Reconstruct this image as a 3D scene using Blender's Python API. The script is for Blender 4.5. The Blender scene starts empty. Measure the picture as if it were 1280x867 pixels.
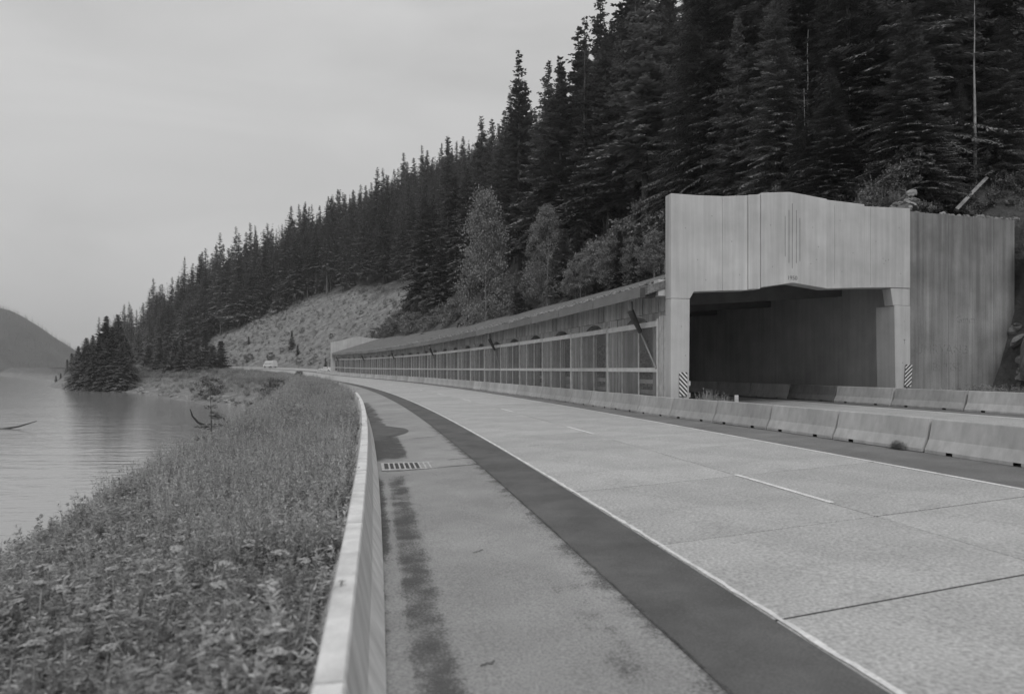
import bpy, bmesh, math, random
import numpy as np
from mathutils import Vector, Matrix
R_ = math.radians
rng = np.random.default_rng(7)
random.seed(7)
SC = bpy.context.scene
COL = SC.collection

# ------------------------------------------------------------------ camera
EYE = 2.28
cd = bpy.data.cameras.new('camera')
cam = bpy.data.objects.new('camera', cd)
COL.objects.link(cam)
cam.location = (0, 0, EYE)
cam.rotation_euler = (R_(90), 0, 0)
cd.sensor_width = 36
cd.lens = 36 * 870 / 1280
cd.shift_y = (461.5 - 433.5) / 1280
cd.clip_start = 0.1
cd.clip_end = 12000
cd.dof.use_dof = True
cd.dof.focus_distance = 26
cd.dof.aperture_fstop = 1.05
SC.camera = cam

# ------------------------------------------------------------------ sky, sun, exposure
SUN_EL, SUN_AZ = R_(48), R_(176)          # azimuth clockwise from +Y (the view direction)
w = bpy.data.worlds.new('World')
SC.world = w
w.use_nodes = True
nt = w.node_tree
nt.nodes.clear()
N = nt.nodes.new
L = nt.links.new
sky = N('ShaderNodeTexSky')
sky.sky_type = 'NISHITA'
sky.sun_disc = False
sky.sun_elevation = SUN_EL
sky.sun_rotation = SUN_AZ
bw = N('ShaderNodeRGBToBW')
L(sky.outputs[0], bw.inputs[0])
tc = N('ShaderNodeTexCoord')
mp = N('ShaderNodeMapping')
mp.inputs['Scale'].default_value = (1.0, 1.0, 3.2)
mp.inputs['Rotation'].default_value = (0.2, 0.35, 0)
L(tc.outputs['Generated'], mp.inputs[0])
nz = N('ShaderNodeTexNoise')
nz.inputs['Scale'].default_value = 2.3
nz.inputs['Detail'].default_value = 5
nz.inputs['Roughness'].default_value = 0.5
nz.inputs['Distortion'].default_value = 0.6
L(mp.outputs[0], nz.inputs['Vector'])
mr = N('ShaderNodeMapRange')
mr.inputs['From Min'].default_value = 0.3
mr.inputs['From Max'].default_value = 0.7
mr.inputs['To Min'].default_value = 5.9
mr.inputs['To Max'].default_value = 7.2
L(nz.outputs[0], mr.inputs[0])
mx = N('ShaderNodeMix')
mx.data_type = 'FLOAT'
mx.inputs[0].default_value = 0.9
L(bw.outputs[0], mx.inputs[2])
L(mr.outputs[0], mx.inputs[3])
bg = N('ShaderNodeBackground')
bg.inputs['Strength'].default_value = 0.1
L(mx.outputs[0], bg.inputs['Color'])
wo = N('ShaderNodeOutputWorld')
L(bg.outputs[0], wo.inputs['Surface'])
sd = bpy.data.lights.new('sun', 'SUN')
sd.energy = 1.5
sd.angle = R_(25)
sun = bpy.data.objects.new('sun', sd)
COL.objects.link(sun)
sdir = Vector((math.sin(SUN_AZ) * math.cos(SUN_EL), math.cos(SUN_AZ) * math.cos(SUN_EL), math.sin(SUN_EL)))
sun.rotation_euler = sdir.to_track_quat('Z', 'Y').to_euler()
sun.location = (-60, -60, 120)
SC.view_settings.view_transform = 'Standard'
SC.view_settings.look = 'None'
SC.view_settings.exposure = 0.0
SC.view_settings.gamma = 1
SC.cycles.max_bounces = 6
SC.cycles.transparent_max_bounces = 12
SC.cycles.volume_bounces = 0

# ------------------------------------------------------------------ materials (grey: the photograph is black and white)
MATS = {}


def mat(name, base, var=0.25, scale=2.0, rough=0.85, bump=0.0, bscale=40, streak=0.0, objrand=0.0, spec=0.3,
        speck=0.0, sscale=120, stretch=None, coord='Object', island=0.0, big=0.0, bigscale=0.25, leafy=0.0):
    if name in MATS:
        return MATS[name]
    m = bpy.data.materials.new(name)
    m.use_nodes = True
    t = m.node_tree
    n = t.nodes.new
    l = t.links.new
    b = t.nodes['Principled BSDF']
    b.inputs['Roughness'].default_value = rough
    b.inputs['Specular IOR Level'].default_value = spec
    c = n('ShaderNodeTexCoord')
    src = c.outputs[coord]
    if stretch:
        q = n('ShaderNodeMapping')
        q.inputs['Scale'].default_value = stretch
        l(src, q.inputs[0])
        src2 = q.outputs[0]
    else:
        src2 = src

    def noise(s, det, vec, rgh=0.6):
        x = n('ShaderNodeTexNoise')
        x.inputs['Scale'].default_value = s
        x.inputs['Detail'].default_value = det
        x.inputs['Roughness'].default_value = rgh
        l(vec, x.inputs['Vector'])
        return x.outputs[0]

    def mm(op, a, bb):
        x = n('ShaderNodeMath')
        x.operation = op
        for i, v in enumerate((a, bb)):
            if isinstance(v, (int, float)):
                x.inputs[i].default_value = v
            else:
                l(v, x.inputs[i])
        return x.outputs[0]

    def rngmap(v, lo, hi, a=0.3, bb=0.7):
        x = n('ShaderNodeMapRange')
        x.inputs['From Min'].default_value = a
        x.inputs['From Max'].default_value = bb
        x.inputs['To Min'].default_value = lo
        x.inputs['To Max'].default_value = hi
        l(v, x.inputs[0])
        return x.outputs[0]
    val = rngmap(noise(scale, 6, src2), base * (1 - var), base * (1 + var))
    if big:
        val = mm('MULTIPLY', val, rngmap(noise(bigscale, 4, src), 1 - big, 1 + big))
    if speck:
        val = mm('MULTIPLY', val, rngmap(noise(sscale, 2, src), 1 - speck, 1 + speck, 0.25, 0.75))
    if streak:
        q = n('ShaderNodeMapping')
        q.inputs['Scale'].default_value = (3.4, 3.4, 0.14)
        l(src, q.inputs[0])
        val = mm('MULTIPLY', val, rngmap(noise(1.0, 5, q.outputs[0], 0.65), 1 - streak, 1 + streak * 0.5, 0.35, 0.65))
    if objrand:
        oi = n('ShaderNodeObjectInfo')
        val = mm('MULTIPLY', val, rngmap(oi.outputs['Random'], 1 - objrand, 1 + objrand, 0, 1))
    if island:
        g = n('ShaderNodeNewGeometry')
        val = mm('MULTIPLY', val, rngmap(g.outputs['Random Per Island'], 1 - island, 1 + island, 0, 1))
    l(val, b.inputs['Base Color'])
    if bump:
        bp = n('ShaderNodeBump')
        bp.inputs['Strength'].default_value = bump
        bp.inputs['Distance'].default_value = 0.05
        l(noise(bscale, 5, src2), bp.inputs['Height'])
        l(bp.outputs[0], b.inputs['Normal'])
    if leafy:
        tl = n('ShaderNodeBsdfTranslucent')
        l(val, tl.inputs['Color'])
        ms_ = n('ShaderNodeMixShader')
        ms_.inputs[0].default_value = leafy
        l(b.outputs[0], ms_.inputs[1])
        l(tl.outputs[0], ms_.inputs[2])
        l(ms_.outputs[0], t.nodes['Material Output'].inputs['Surface'])
    MATS[name] = m
    return m


M_SLAB = mat('slab_concrete', 0.42, 0.10, 0.8, 0.9, 0.25, 60, speck=0.36, sscale=26, objrand=0.06, big=0.07, bigscale=0.35)
M_SHOULDER = mat('old_asphalt', 0.34, 0.14, 0.7, 0.95, 0.5, 70, speck=0.35, sscale=45, big=0.12, bigscale=0.2)
M_NEWASPH = mat('new_asphalt', 0.125, 0.15, 1.2, 0.9, 0.3, 90, speck=0.25, sscale=50, big=0.22, bigscale=0.7)
M_RSHOULD = mat('grey_asphalt', 0.19, 0.15, 1.0, 0.95, 0.4, 70, speck=0.3, sscale=45, big=0.1)
M_DIRT = mat('gutter_grit', 0.13, 0.45, 2.5, 1.0, 0.9, 40, speck=0.5, sscale=30)
M_SILT = mat('wet_silt', 0.12, 0.25, 1.5, 0.7, 0.2, 30)
M_JOINT = mat('joint_filler', 0.03, 0.3, 2.0, 0.9)
M_PAINT = mat('white_paint', 0.72, 0.18, 3.0, 0.8, speck=0.2, sscale=25)
M_BARR = mat('barrier_concrete', 0.44, 0.14, 1.5, 0.9, 0.15, 60, streak=0.16, objrand=0.17, speck=0.08, sscale=80)
M_BARRN = mat('pale_barrier_concrete', 0.70, 0.16, 1.5, 0.9, 0.12, 60, streak=0.2, speck=0.08, sscale=80)
M_PORTAL = mat('portal_concrete', 0.50, 0.08, 0.5, 0.9, 0.15, 30, streak=0.13, speck=0.06, sscale=60, big=0.08)
M_WING = mat('stained_concrete', 0.24, 0.30, 0.35, 0.9, 0.2, 20, streak=0.30, speck=0.12, sscale=40, big=0.25, bigscale=0.12)
M_INNER = mat('inner_concrete', 0.42, 0.15, 0.4, 0.95, 0.2, 20, streak=0.12, big=0.15)
M_SHEDC = mat('shed_concrete', 0.44, 0.2, 0.8, 0.9, 0.2, 30, streak=0.5, objrand=0.2)
M_ROOF = mat('roof_gravel', 0.16, 0.35, 1.2, 1.0, 0.8, 14, speck=0.4, sscale=10)
M_FASCIA = mat('fascia_metal', 0.20, 0.15, 1.0, 0.7, 0.1, 20, objrand=0.15)
M_WOODW = mat('white_timber', 0.56, 0.18, 2.0, 0.8, 0.1, 40, objrand=0.12)
M_WOOD = mat('grey_timber', 0.46, 0.25, 2.0, 0.85, 0.2, 30, objrand=0.2)
M_DARK = mat('dark_iron', 0.06, 0.3, 3.0, 0.6)
M_ROCK = mat('rock', 0.24, 0.4, 1.4, 0.95, 0.8, 6, objrand=0.2, speck=0.25, sscale=12)
M_NEEDLE = mat('needles', 0.165, 0.35, 0.35, 0.75, objrand=0.48, island=0.4, spec=0.3, leafy=.15)
M_NEEDLEY = mat('young_needles', 0.15, 0.3, 0.6, 0.75, leafy=.15, objrand=0.25, island=0.4, spec=0.25)
M_LEAFP = mat('pale_leaves', 0.25, 0.25, 0.6, 0.7, leafy=.3, objrand=0.2, island=0.4)
M_LEAF = mat('shrub_leaves', 0.22, 0.3, 0.8, 0.7, leafy=.3, objrand=0.35, island=0.4)
M_BARK = mat('bark', 0.09, 0.4, 3.0, 0.95, 0.6, 10, objrand=0.3)
M_BARKP = mat('pale_bark', 0.30, 0.3, 3.0, 0.9, 0.3, 10)
M_HERB = mat('herb_leaves', 0.37, 0.3, 4.0, 0.7, leafy=.35, objrand=0.35, island=0.4)
M_GRASS = mat('grass_blades', 0.32, 0.25, 4.0, 0.7, leafy=.35, objrand=0.3, island=0.4)
M_SEED = mat('pale_seed_heads', 0.42, 0.2, 4.0, 0.8, leafy=.3, objrand=0.2, island=0.3)
M_FLOWER = mat('flower_heads', 0.33, 0.15, 9.0, 0.8, island=0.2)
M_CARP = mat('pale_car_paint', 0.6, 0.05, 1.0, 0.3, spec=0.5)
M_GLASS = mat('car_glass', 0.03, 0.05, 1.0, 0.1, spec=0.6)
M_TYRE = mat('tyre_rubber', 0.03, 0.1, 2.0, 0.8)
M_FARHILL = mat('far_hill_forest', 0.045, 0.5, 0.02, 1.0, coord='Object')

# ground: bare cut slope, grassy bank, forest floor by vertex attribute
mg = bpy.data.materials.new('ground_soil')
mg.use_nodes = True
t_ = mg.node_tree
b_ = t_.nodes['Principled BSDF']
b_.inputs['Roughness'].default_value = 1
b_.inputs['Specular IOR Level'].default_value = 0.1
at_ = t_.nodes.new('ShaderNodeAttribute')
at_.attribute_name = 'soil'
co_ = t_.nodes.new('ShaderNodeTexCoord')
n1 = t_.nodes.new('ShaderNodeTexNoise')
n1.inputs['Scale'].default_value = 0.35
n1.inputs['Detail'].default_value = 9
n1.inputs['Roughness'].default_value = 0.7
t_.links.new(co_.outputs['Object'], n1.inputs['Vector'])
mpx = t_.nodes.new('ShaderNodeMapping')
mpx.inputs['Rotation'].default_value = (0, 0.6, 0.55)
mpx.inputs['Scale'].default_value = (0.12, 1.1, 1.1)
t_.links.new(co_.outputs['Object'], mpx.inputs[0])
n2 = t_.nodes.new('ShaderNodeTexNoise')
n2.inputs['Scale'].default_value = 0.8
n2.inputs['Detail'].default_value = 6
t_.links.new(mpx.outputs[0], n2.inputs['Vector'])


def _m(op, a, b):
    x = t_.nodes.new('ShaderNodeMath')
    x.operation = op
    for i, v in enumerate((a, b)):
        if isinstance(v, (int, float)):
            x.inputs[i].default_value = v
        else:
            t_.links.new(v, x.inputs[i])
    return x.outputs[0]


def _r(v, a, b, lo, hi):
    x = t_.nodes.new('ShaderNodeMapRange')
    for k, q in zip(('From Min', 'From Max', 'To Min', 'To Max'), (a, b, lo, hi)):
        x.inputs[k].default_value = q
    t_.links.new(v, x.inputs[0])
    return x.outputs[0]


vv = _m('MULTIPLY', _m('MULTIPLY', at_.outputs['Fac'], _r(n1.outputs[0], .3, .7, .75, 1.25)), _r(n2.outputs[0], .35, .65, .78, 1.22))
t_.links.new(vv, b_.inputs['Base Color'])
bpn = t_.nodes.new('ShaderNodeBump')
bpn.inputs['Strength'].default_value = 1.0
bpn.inputs['Distance'].default_value = 0.5
t_.links.new(_m('ADD', n1.outputs[0], n2.outputs[0]), bpn.inputs['Height'])
t_.links.new(bpn.outputs[0], b_.inputs['Normal'])
M_GROUND = mg

# lake water
mw = bpy.data.materials.new('lake_water')
mw.use_nodes = True
t_ = mw.node_tree
b_ = t_.nodes['Principled BSDF']
b_.inputs['Base Color'].default_value = (.34, .34, .34, 1)
b_.inputs['Roughness'].default_value = 0.06
b_.inputs['IOR'].default_value = 1.45
co_ = t_.nodes.new('ShaderNodeTexCoord')
hs = []
for sc_, rot, k in ((0.55, 0.1, 1.0), (1.7, -0.2, 0.45), (0.06, 0.3, 1.6)):
    q = t_.nodes.new('ShaderNodeMapping')
    q.inputs['Rotation'].default_value = (0, 0, rot)
    q.inputs['Scale'].default_value = (sc_ * .32, sc_, sc_)
    t_.links.new(co_.outputs['Object'], q.inputs[0])
    x = t_.nodes.new('ShaderNodeTexNoise')
    x.inputs['Scale'].default_value = 1
    x.inputs['Detail'].default_value = 4
    t_.links.new(q.outputs[0], x.inputs['Vector'])
    hs.append(_m('MULTIPLY', x.outputs[0], k))
bpn = t_.nodes.new('ShaderNodeBump')
bpn.inputs['Strength'].default_value = 0.35
bpn.inputs['Distance'].default_value = 0.22
t_.links.new(_m('ADD', _m('ADD', hs[0], hs[1]), hs[2]), bpn.inputs['Height'])
t_.links.new(bpn.outputs[0], b_.inputs['Normal'])
M_WATER = mw

# translucent weather screen of the gallery
ms = bpy.data.materials.new('screen_sheet')
ms.use_nodes = True
t_ = ms.node_tree
b_ = t_.nodes['Principled BSDF']
b_.inputs['Base Color'].default_value = (.34, .34, .34, 1)
b_.inputs['Roughness'].default_value = 0.6
tr = t_.nodes.new('ShaderNodeBsdfTransparent')
mxs = t_.nodes.new('ShaderNodeMixShader')
mxs.inputs[0].default_value = 0.2
t_.links.new(tr.outputs[0], mxs.inputs[1])
t_.links.new(b_.outputs[0], mxs.inputs[2])
t_.links.new(mxs.outputs[0], t_.nodes['Material Output'].inputs['Surface'])
M_SCREEN = ms


def stripes(name, sgn):
    m = bpy.data.materials.new(name)
    m.use_nodes = True
    t = m.node_tree
    b = t.nodes['Principled BSDF']
    c = t.nodes.new('ShaderNodeTexCoord')
    sp = t.nodes.new('ShaderNodeSeparateXYZ')
    t.links.new(c.outputs['Object'], sp.inputs[0])

    def m_(op, a, bb):
        x = t.nodes.new('ShaderNodeMath')
        x.operation = op
        for i, v in enumerate((a, bb)):
            if isinstance(v, (int, float)):
                x.inputs[i].default_value = v
            else:
                t.links.new(v, x.inputs[i])
        return x.outputs[0]
    u = m_('ADD', sp.outputs[2], m_('MULTIPLY', sp.outputs[0], sgn))
    f = m_('FRACT', m_('MULTIPLY', u, 5.0), 0)
    g = m_('GREATER_THAN', f, 0.5)
    t.links.new(m_('ADD', m_('MULTIPLY', g, 0.68), 0.03), b.inputs['Base Color'])
    b.inputs['Roughness'].default_value = 0.6
    return m


# ------------------------------------------------------------------ object helpers
def mesh(name, V, F, m=None, smooth=False):
    me = bpy.data.meshes.new(name)
    me.from_pydata([tuple(map(float, v)) for v in V], [], [tuple(f) for f in F])
    if m:
        me.materials.append(m)
    if smooth:
        me.polygons.foreach_set('use_smooth', [True] * len(me.polygons))
    me.update()
    return me


def fastmesh(name, V, Q, m=None):
    """V (n,3), Q (k,4) quads."""
    me = bpy.data.meshes.new(name)
    V = np.asarray(V, np.float32)
    Q = np.asarray(Q, np.int32)
    me.vertices.add(len(V))
    me.vertices.foreach_set('co', V.ravel())
    me.loops.add(Q.size)
    me.loops.foreach_set('vertex_index', Q.ravel())
    me.polygons.add(len(Q))
    me.polygons.foreach_set('loop_start', np.arange(len(Q), dtype=np.int32) * Q.shape[1])
    if m:
        me.materials.append(m)
    me.update(calc_edges=True)
    return me


def obj(name, me, parent=None, loc=(0, 0, 0), rz=0.0, **props):
    o = bpy.data.objects.new(name, me)
    COL.objects.link(o)
    o.location = loc
    o.rotation_euler = (0, 0, rz)
    if parent:
        o.parent = parent
    for k, v in props.items():
        if v is not None:
            o[k] = v
    return o


def thing(name, label, cat, loc=(0, 0, 0), rz=0.0, group=None):
    return obj(name, None, None, loc, rz, label=label, category=cat, group=group)


class MB:
    def __init__(s):
        s.V = []
        s.F = []

    def add(s, V, F):
        k = len(s.V)
        s.V += [tuple(v) for v in V]
        s.F += [tuple(i + k for i in f) for f in F]
        return s

    def box(s, x0, x1, y0, y1, z0, z1):
        return s.add([(x0, y0, z0), (x1, y0, z0), (x1, y1, z0), (x0, y1, z0), (x0, y0, z1), (x1, y0, z1), (x1, y1, z1), (x0, y1, z1)],
                     [(0, 3, 2, 1), (4, 5, 6, 7), (0, 1, 5, 4), (1, 2, 6, 5), (2, 3, 7, 6), (3, 0, 4, 7)])

    def tube(s, pts, rad, n=7, cap=True):
        pts = [Vector(p) for p in pts]
        k = len(s.V)
        up = Vector((0, 0, 1))
        for i, p in enumerate(pts):
            d = (pts[min(i + 1, len(pts) - 1)] - pts[max(i - 1, 0)]).normalized()
            a = d.cross(up if abs(d.z) < .9 else Vector((1, 0, 0))).normalized()
            b = d.cross(a)
            r = rad[i] if hasattr(rad, '__len__') else rad
            for j in range(n):
                q = 2 * math.pi * j / n
                s.V.append(tuple(p + a * (r * math.cos(q)) + b * (r * math.sin(q))))
        for i in range(len(pts) - 1):
            for j in range(n):
                s.F.append((k + i * n + j, k + i * n + (j + 1) % n, k + (i + 1) * n + (j + 1) % n, k + (i + 1) * n + j))
        if cap:
            s.F.append(tuple(k + j for j in range(n))[::-1])
            s.F.append(tuple(k + (len(pts) - 1) * n + j for j in range(n)))
        return s

    def prism(s, poly, a, b):
        """poly of (u, z) extruded over v from a to b; u -> x, v -> y"""
        n = len(poly)
        k = len(s.V)
        s.V += [(u, a, z) for u, z in poly] + [(u, b, z) for u, z in poly]
        s.F.append(tuple(k + i for i in range(n)))
        s.F.append(tuple(k + n + i for i in range(n))[::-1])
        for i in range(n):
            j = (i + 1) % n
            s.F.append((k + j, k + i, k + n + i, k + n + j))
        return s

    def me(s, name, m, smooth=False):
        e = mesh(name, s.V, s.F, m, smooth)
        bm = bmesh.new()
        bm.from_mesh(e)
        bmesh.ops.recalc_face_normals(bm, faces=bm.faces)
        bm.to_mesh(e)
        bm.free()
        return e


def vnoise(x, y, seed=0):
    x = np.asarray(x, float)
    y = np.asarray(y, float)
    xi = np.floor(x).astype(np.int64)
    yi = np.floor(y).astype(np.int64)
    fx = x - xi
    fy = y - yi
    fx = fx * fx * (3 - 2 * fx)
    fy = fy * fy * (3 - 2 * fy)

    def h(a, b):
        n = (a * 374761393 + b * 668265263 + seed * 982451653) & 0x7fffffff
        n = ((n ^ (n >> 13)) * 1274126177) & 0x7fffffff
        return ((n ^ (n >> 16)) & 0xffff) / 65535.0
    return (h(xi, yi) * (1 - fx) + h(xi + 1, yi) * fx) * (1 - fy) + (h(xi, yi + 1) * (1 - fx) + h(xi + 1, yi + 1) * fx) * fy


def fbm(x, y, seed=0, o=4):
    r = 0
    a = 1
    for i in range(o):
        r = r + a * (vnoise(x * 2 ** i, y * 2 ** i, seed + i) - .5)
        a *= .5
    return r


# ------------------------------------------------------------------ road line: s along it, t to its right, from the left lane edge
S_MIN, S_MAX, DS = -40.0, 1100.0, 0.5
SS = np.arange(S_MIN, S_MAX + DS, DS)
KAP = np.where(SS < 200, 1 / 730.4, np.where(SS < 290, 1 / 170, np.where(SS < 370, -1 / 245, 0)))
i0 = int(round(-S_MIN / DS))
HD = np.concatenate([[0], np.cumsum((KAP[1:] + KAP[:-1]) / 2 * DS)])
HD = HD - HD[i0] + 0.1802
hm = (HD[1:] + HD[:-1]) / 2
PX = np.concatenate([[0], np.cumsum(-np.sin(hm) * DS)])
PY = np.concatenate([[0], np.cumsum(np.cos(hm) * DS)])
PX = PX - PX[i0] + 3.585
PY = PY - PY[i0]
RS = np.interp(SS, [-40, 0, 60, 120, 160, 197, 217, 266, 320, 400, 600, 1100], [0, 0, .03, .12, .25, .62, 1.2, 2.4, 3.0, 3.3, 3.6, 3.6])
RS = np.convolve(np.pad(RS, 20, mode='edge'), np.ones(41) / 41, 'valid')
BANK = 0.031


def P(s, t):
    a = np.interp(s, SS, HD)
    return np.interp(s, SS, PX) + t * np.cos(a), np.interp(s, SS, PY) + t * np.sin(a)


def hd(s):
    return float(np.interp(s, SS, HD))


def rise(s):
    return np.interp(s, SS, RS)


def rb(s, t):
    return rise(s) + BANK * np.clip(t, -8, 22)


def W(s, t, z=0.0):
    x, y = P(s, t)
    return Vector((float(x), float(y), float(rb(s, t)) + z))


def inv(x, y):
    d = (PX - x) ** 2 + (PY - y) ** 2
    i = int(np.argmin(d))
    c, sn = math.cos(HD[i]), math.sin(HD[i])
    return SS[i], (x - PX[i]) * c + (y - PY[i]) * sn


LAKE = EYE - 7.0
shore_px = [(303, 507), (249, 503), (200, 496), (160, 490), (95, 487)]
toe = [(-40, -15.5), (40, -15.5), (100, -15.5)]
for x, y in shore_px:
    Y = 7 * 870 / (y - 461.5)
    toe.append(tuple(map(float, inv((x - 640) / 870 * Y, Y))))
for x, y in ((79, 475), (46, 473), (19, 471.5)):
    Y = 7 * 870 / (y - 461.5)
    toe.append(tuple(map(float, inv((x - 640) / 870 * Y, Y))))
SPIT = toe[-1]
toe += [(toe[-1][0] + 60, toe[-1][1] + 5), (toe[-1][0] + 140, -30), (1100, -30)]
toe = np.array(sorted(toe))


def sst(x, a, b):
    u = np.clip((np.asarray(x, float) - a) / (b - a), 0, 1)
    return u * u * (3 - 2 * u)


def crest(s):
    return np.interp(s, [-40, 0, 10, 20, 34, 60, 100, 140, 200, 260, 320, 400, 560, 640, 740, 800, 1100], [-7.3, -7.3, -7.4, -7.8, -8.6, -9, -8.5, -8, -10, -13, -13, -11, -14, -14, -14, -12, -12])


def terr(s, t):
    """height of the ground sheet"""
    s = np.asarray(s, float)
    t = np.asarray(t, float)
    base = rb(s, t)
    # lake side
    tt = np.interp(s, toe[:, 0], toe[:, 1])
    cr = np.where(s > 440, tt + 13, np.maximum(crest(s), tt + 6))
    shelf = rise(s) - .12 - .05 * np.clip(-3.6 - t, 0, 3) + np.where(s > 600, .3, 0)
    u = (cr - t) / (cr - tt)
    bank = shelf + (LAKE - shelf) * u
    zl = np.where(t > cr, shelf, np.where(u < 1.0, bank, np.maximum(LAKE - (tt - t) * .4, LAKE - 3)))
    nb = .30 * fbm(s * .45, t * .45, 3) + .8 * fbm(s * .06, t * .1, 5) * sst(-t, 9, 16)
    zl = zl + nb * sst(-t, 4.2, 6.5)
    # road bed
    zr = base - .18
    # hill side
    wa = 1 - sst(s, 29.8, 30.15 + np.clip(t - 23, 0, 10) * 1.3)
    wc = sst(s, 199, 214)
    wb = np.clip(1 - wa - wc, 0, 1)
    ha = np.where(t < 27.0, base - .1, np.where(t < 30.2, base + .0 + (t - 27.0) * 3.0, 10.3 + (t - 30.2) * 1.0))
    ha = ha + (.5 * fbm(s * .8, t * 1.1, 51, 3)) * sst(t, 27, 27.8)
    k = 52
    hb = np.where(t < 22.6, base - .18, np.where(t < k, 10.2 + (t - 22.6) * .95, 10.2 + (k - 22.6) * .95 + (t - k) * .58))
    hc = rise(s) + .5 + np.where(t < 54, (t - 21.5) * .88, 32.5 * .88 + (t - 54) * .56)
    hc = np.where(t < 21.5, base - .18, hc)
    zh = ha * wa + hb * wb + hc * wc
    nh = 1.6 * fbm(s * .09, t * .12, 11, 5) + 5 * fbm(s * .012, t * .02, 21)
    zh = zh + nh * sst(t, 26, 40)
    zh = zh + (0.9 * fbm(s * .35, t * .25, 31, 4)) * sst(t, 23.5, 27) * np.where(s > 200, 1, .5)
    zh = base + (zh - base) * (1 - sst(s, 560, 740))
    return np.where(t < -3.7, zl, np.where(t < 21.4, zr, zh))


def Wt(s, t, z=0.0):
    x, y = P(s, t)
    return Vector((float(x), float(y), float(terr(s, t)) + z))


# ------------------------------------------------------------------ ground, water, far hill
sg = np.concatenate([np.arange(-40, 29, 1.5), [29.75, 30.2], np.arange(31, 60, 1.5), np.arange(60, 340, 2.0), np.arange(340, 700, 6), np.arange(700, 1101, 20)])
tg = np.concatenate([np.arange(-140, -40, 8), np.arange(-40, -10, 1.0), np.arange(-10, -3.8, .45), [-3.65, -3.0, 9, 21.3, 21.5, 21.9, 22.7], np.arange(23.2, 60, 0.9), np.arange(60, 120, 3), np.arange(120, 420, 12)])
S2, T2 = np.meshgrid(sg, tg, indexing='ij')
X2, Y2 = P(S2.ravel(), T2.ravel())
Z2 = terr(S2.ravel(), T2.ravel())
ns, ntt = len(sg), len(tg)
idx = np.arange(ns * ntt).reshape(ns, ntt)
Q = np.stack([idx[:-1, :-1], idx[:-1, 1:], idx[1:, 1:], idx[1:, :-1]], -1).reshape(-1, 4)
me = fastmesh('ground', np.stack([X2, Y2, Z2], 1), Q, M_GROUND)
soil = np.full(ns * ntt, .10)
s_, tq = S2.ravel(), T2.ravel()
cut = sst(s_, 196, 206) * (1 - sst(s_, 335, 375)) * sst(tq, 20, 22) * (1 - sst(tq + 9 * fbm(s_ * .06, tq * .03, 8), 52, 60))
soil = soil * (1 - cut) + .215 * cut
soil = np.where((tq < -3.6), .14, soil)
lo = np.clip(1.6 - (Z2 - LAKE) / 3, 0, 1) * (tq < -4) * (s_ > 90)
soil = soil * (1 - lo) + .22 * lo
me.attributes.new('soil', 'FLOAT', 'POINT').data.foreach_set('value', soil.astype(np.float32))
me.polygons.foreach_set('use_smooth', [True] * len(me.polygons))
obj('ground', me, kind='structure')
obj('lake_bed', mesh('lake_bed', [(-5000, -600, LAKE - 6), (3000, -600, LAKE - 6), (3000, 6000, LAKE - 6), (-5000, 6000, LAKE - 6)], [(0, 1, 2, 3)], M_GROUND), kind='structure')
obj('water', mesh('water', [(-4500, -500, LAKE), (-2, -500, LAKE), (-2, 60, LAKE), (-20, 300, LAKE), (-150, 1500, LAKE), (-150, 4500, LAKE), (-4500, 4500, LAKE)], [(0, 1, 2, 3, 4, 5, 6)], M_WATER), kind='structure')


def farz(x, y):
    """hill across the lake; x east, y north"""
    u = np.where(x > -1219, (x + 1219) / 185.0, (x + 1219) / 1000.0)
    ridge = 160 * np.exp(-np.abs(u) ** 2.5 * .95) * (1 + .10 * fbm(x * .01, y * .01, 41, 4))
    front = sst(y + 40 * fbm(x * .01, y * 0, 44), 1340, 1580) * (1 - sst(y, 1600, 1820))
    return LAKE - 6 + ridge * front + 10 * fbm(x * .012, y * .012, 47) * front


xs = np.arange(-2600, -300, 24)
ys = np.arange(1250, 2200, 24)
A, B = np.meshgrid(xs, ys, indexing='ij')
Zf = farz(A.ravel(), B.ravel())
ii = np.arange(A.size).reshape(A.shape)
Q = np.stack([ii[:-1, :-1], ii[1:, :-1], ii[1:, 1:], ii[:-1, 1:]], -1).reshape(-1, 4)
obj('far_hill', fastmesh('far_hill', np.stack([A.ravel(), B.ravel(), Zf], 1), Q, M_FARHILL), kind='structure')


# ------------------------------------------------------------------ roadway
def strip(name, s0, s1, t0, t1, dz, m, ds=2.0, parent=None, jag=0.0, wet=None, kind='structure', tn=1, thick=0.0):
    ss = np.arange(s0, s1 + ds * .5, ds)
    V = []
    for i, s in enumerate(ss):
        a, b = (t0(s) if callable(t0) else t0), (t1(s) if callable(t1) else t1)
        if jag:
            b = b + jag * 2 * float(fbm(s * 1.7, 3.3, 61))
            a = a + jag * .5 * float(fbm(s * 2.1, 9.3, 62))
        for j in range(tn + 1):
            t = a + (b - a) * j / tn
            V.append(W(s, t, dz))
    F = []
    k = tn + 1
    for i in range(len(ss) - 1):
        for j in range(tn):
            F.append((i * k + j, i * k + j + 1, (i + 1) * k + j + 1, (i + 1) * k + j))
    return obj(name, mesh(name, V, F, m), parent, kind=kind)


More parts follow.
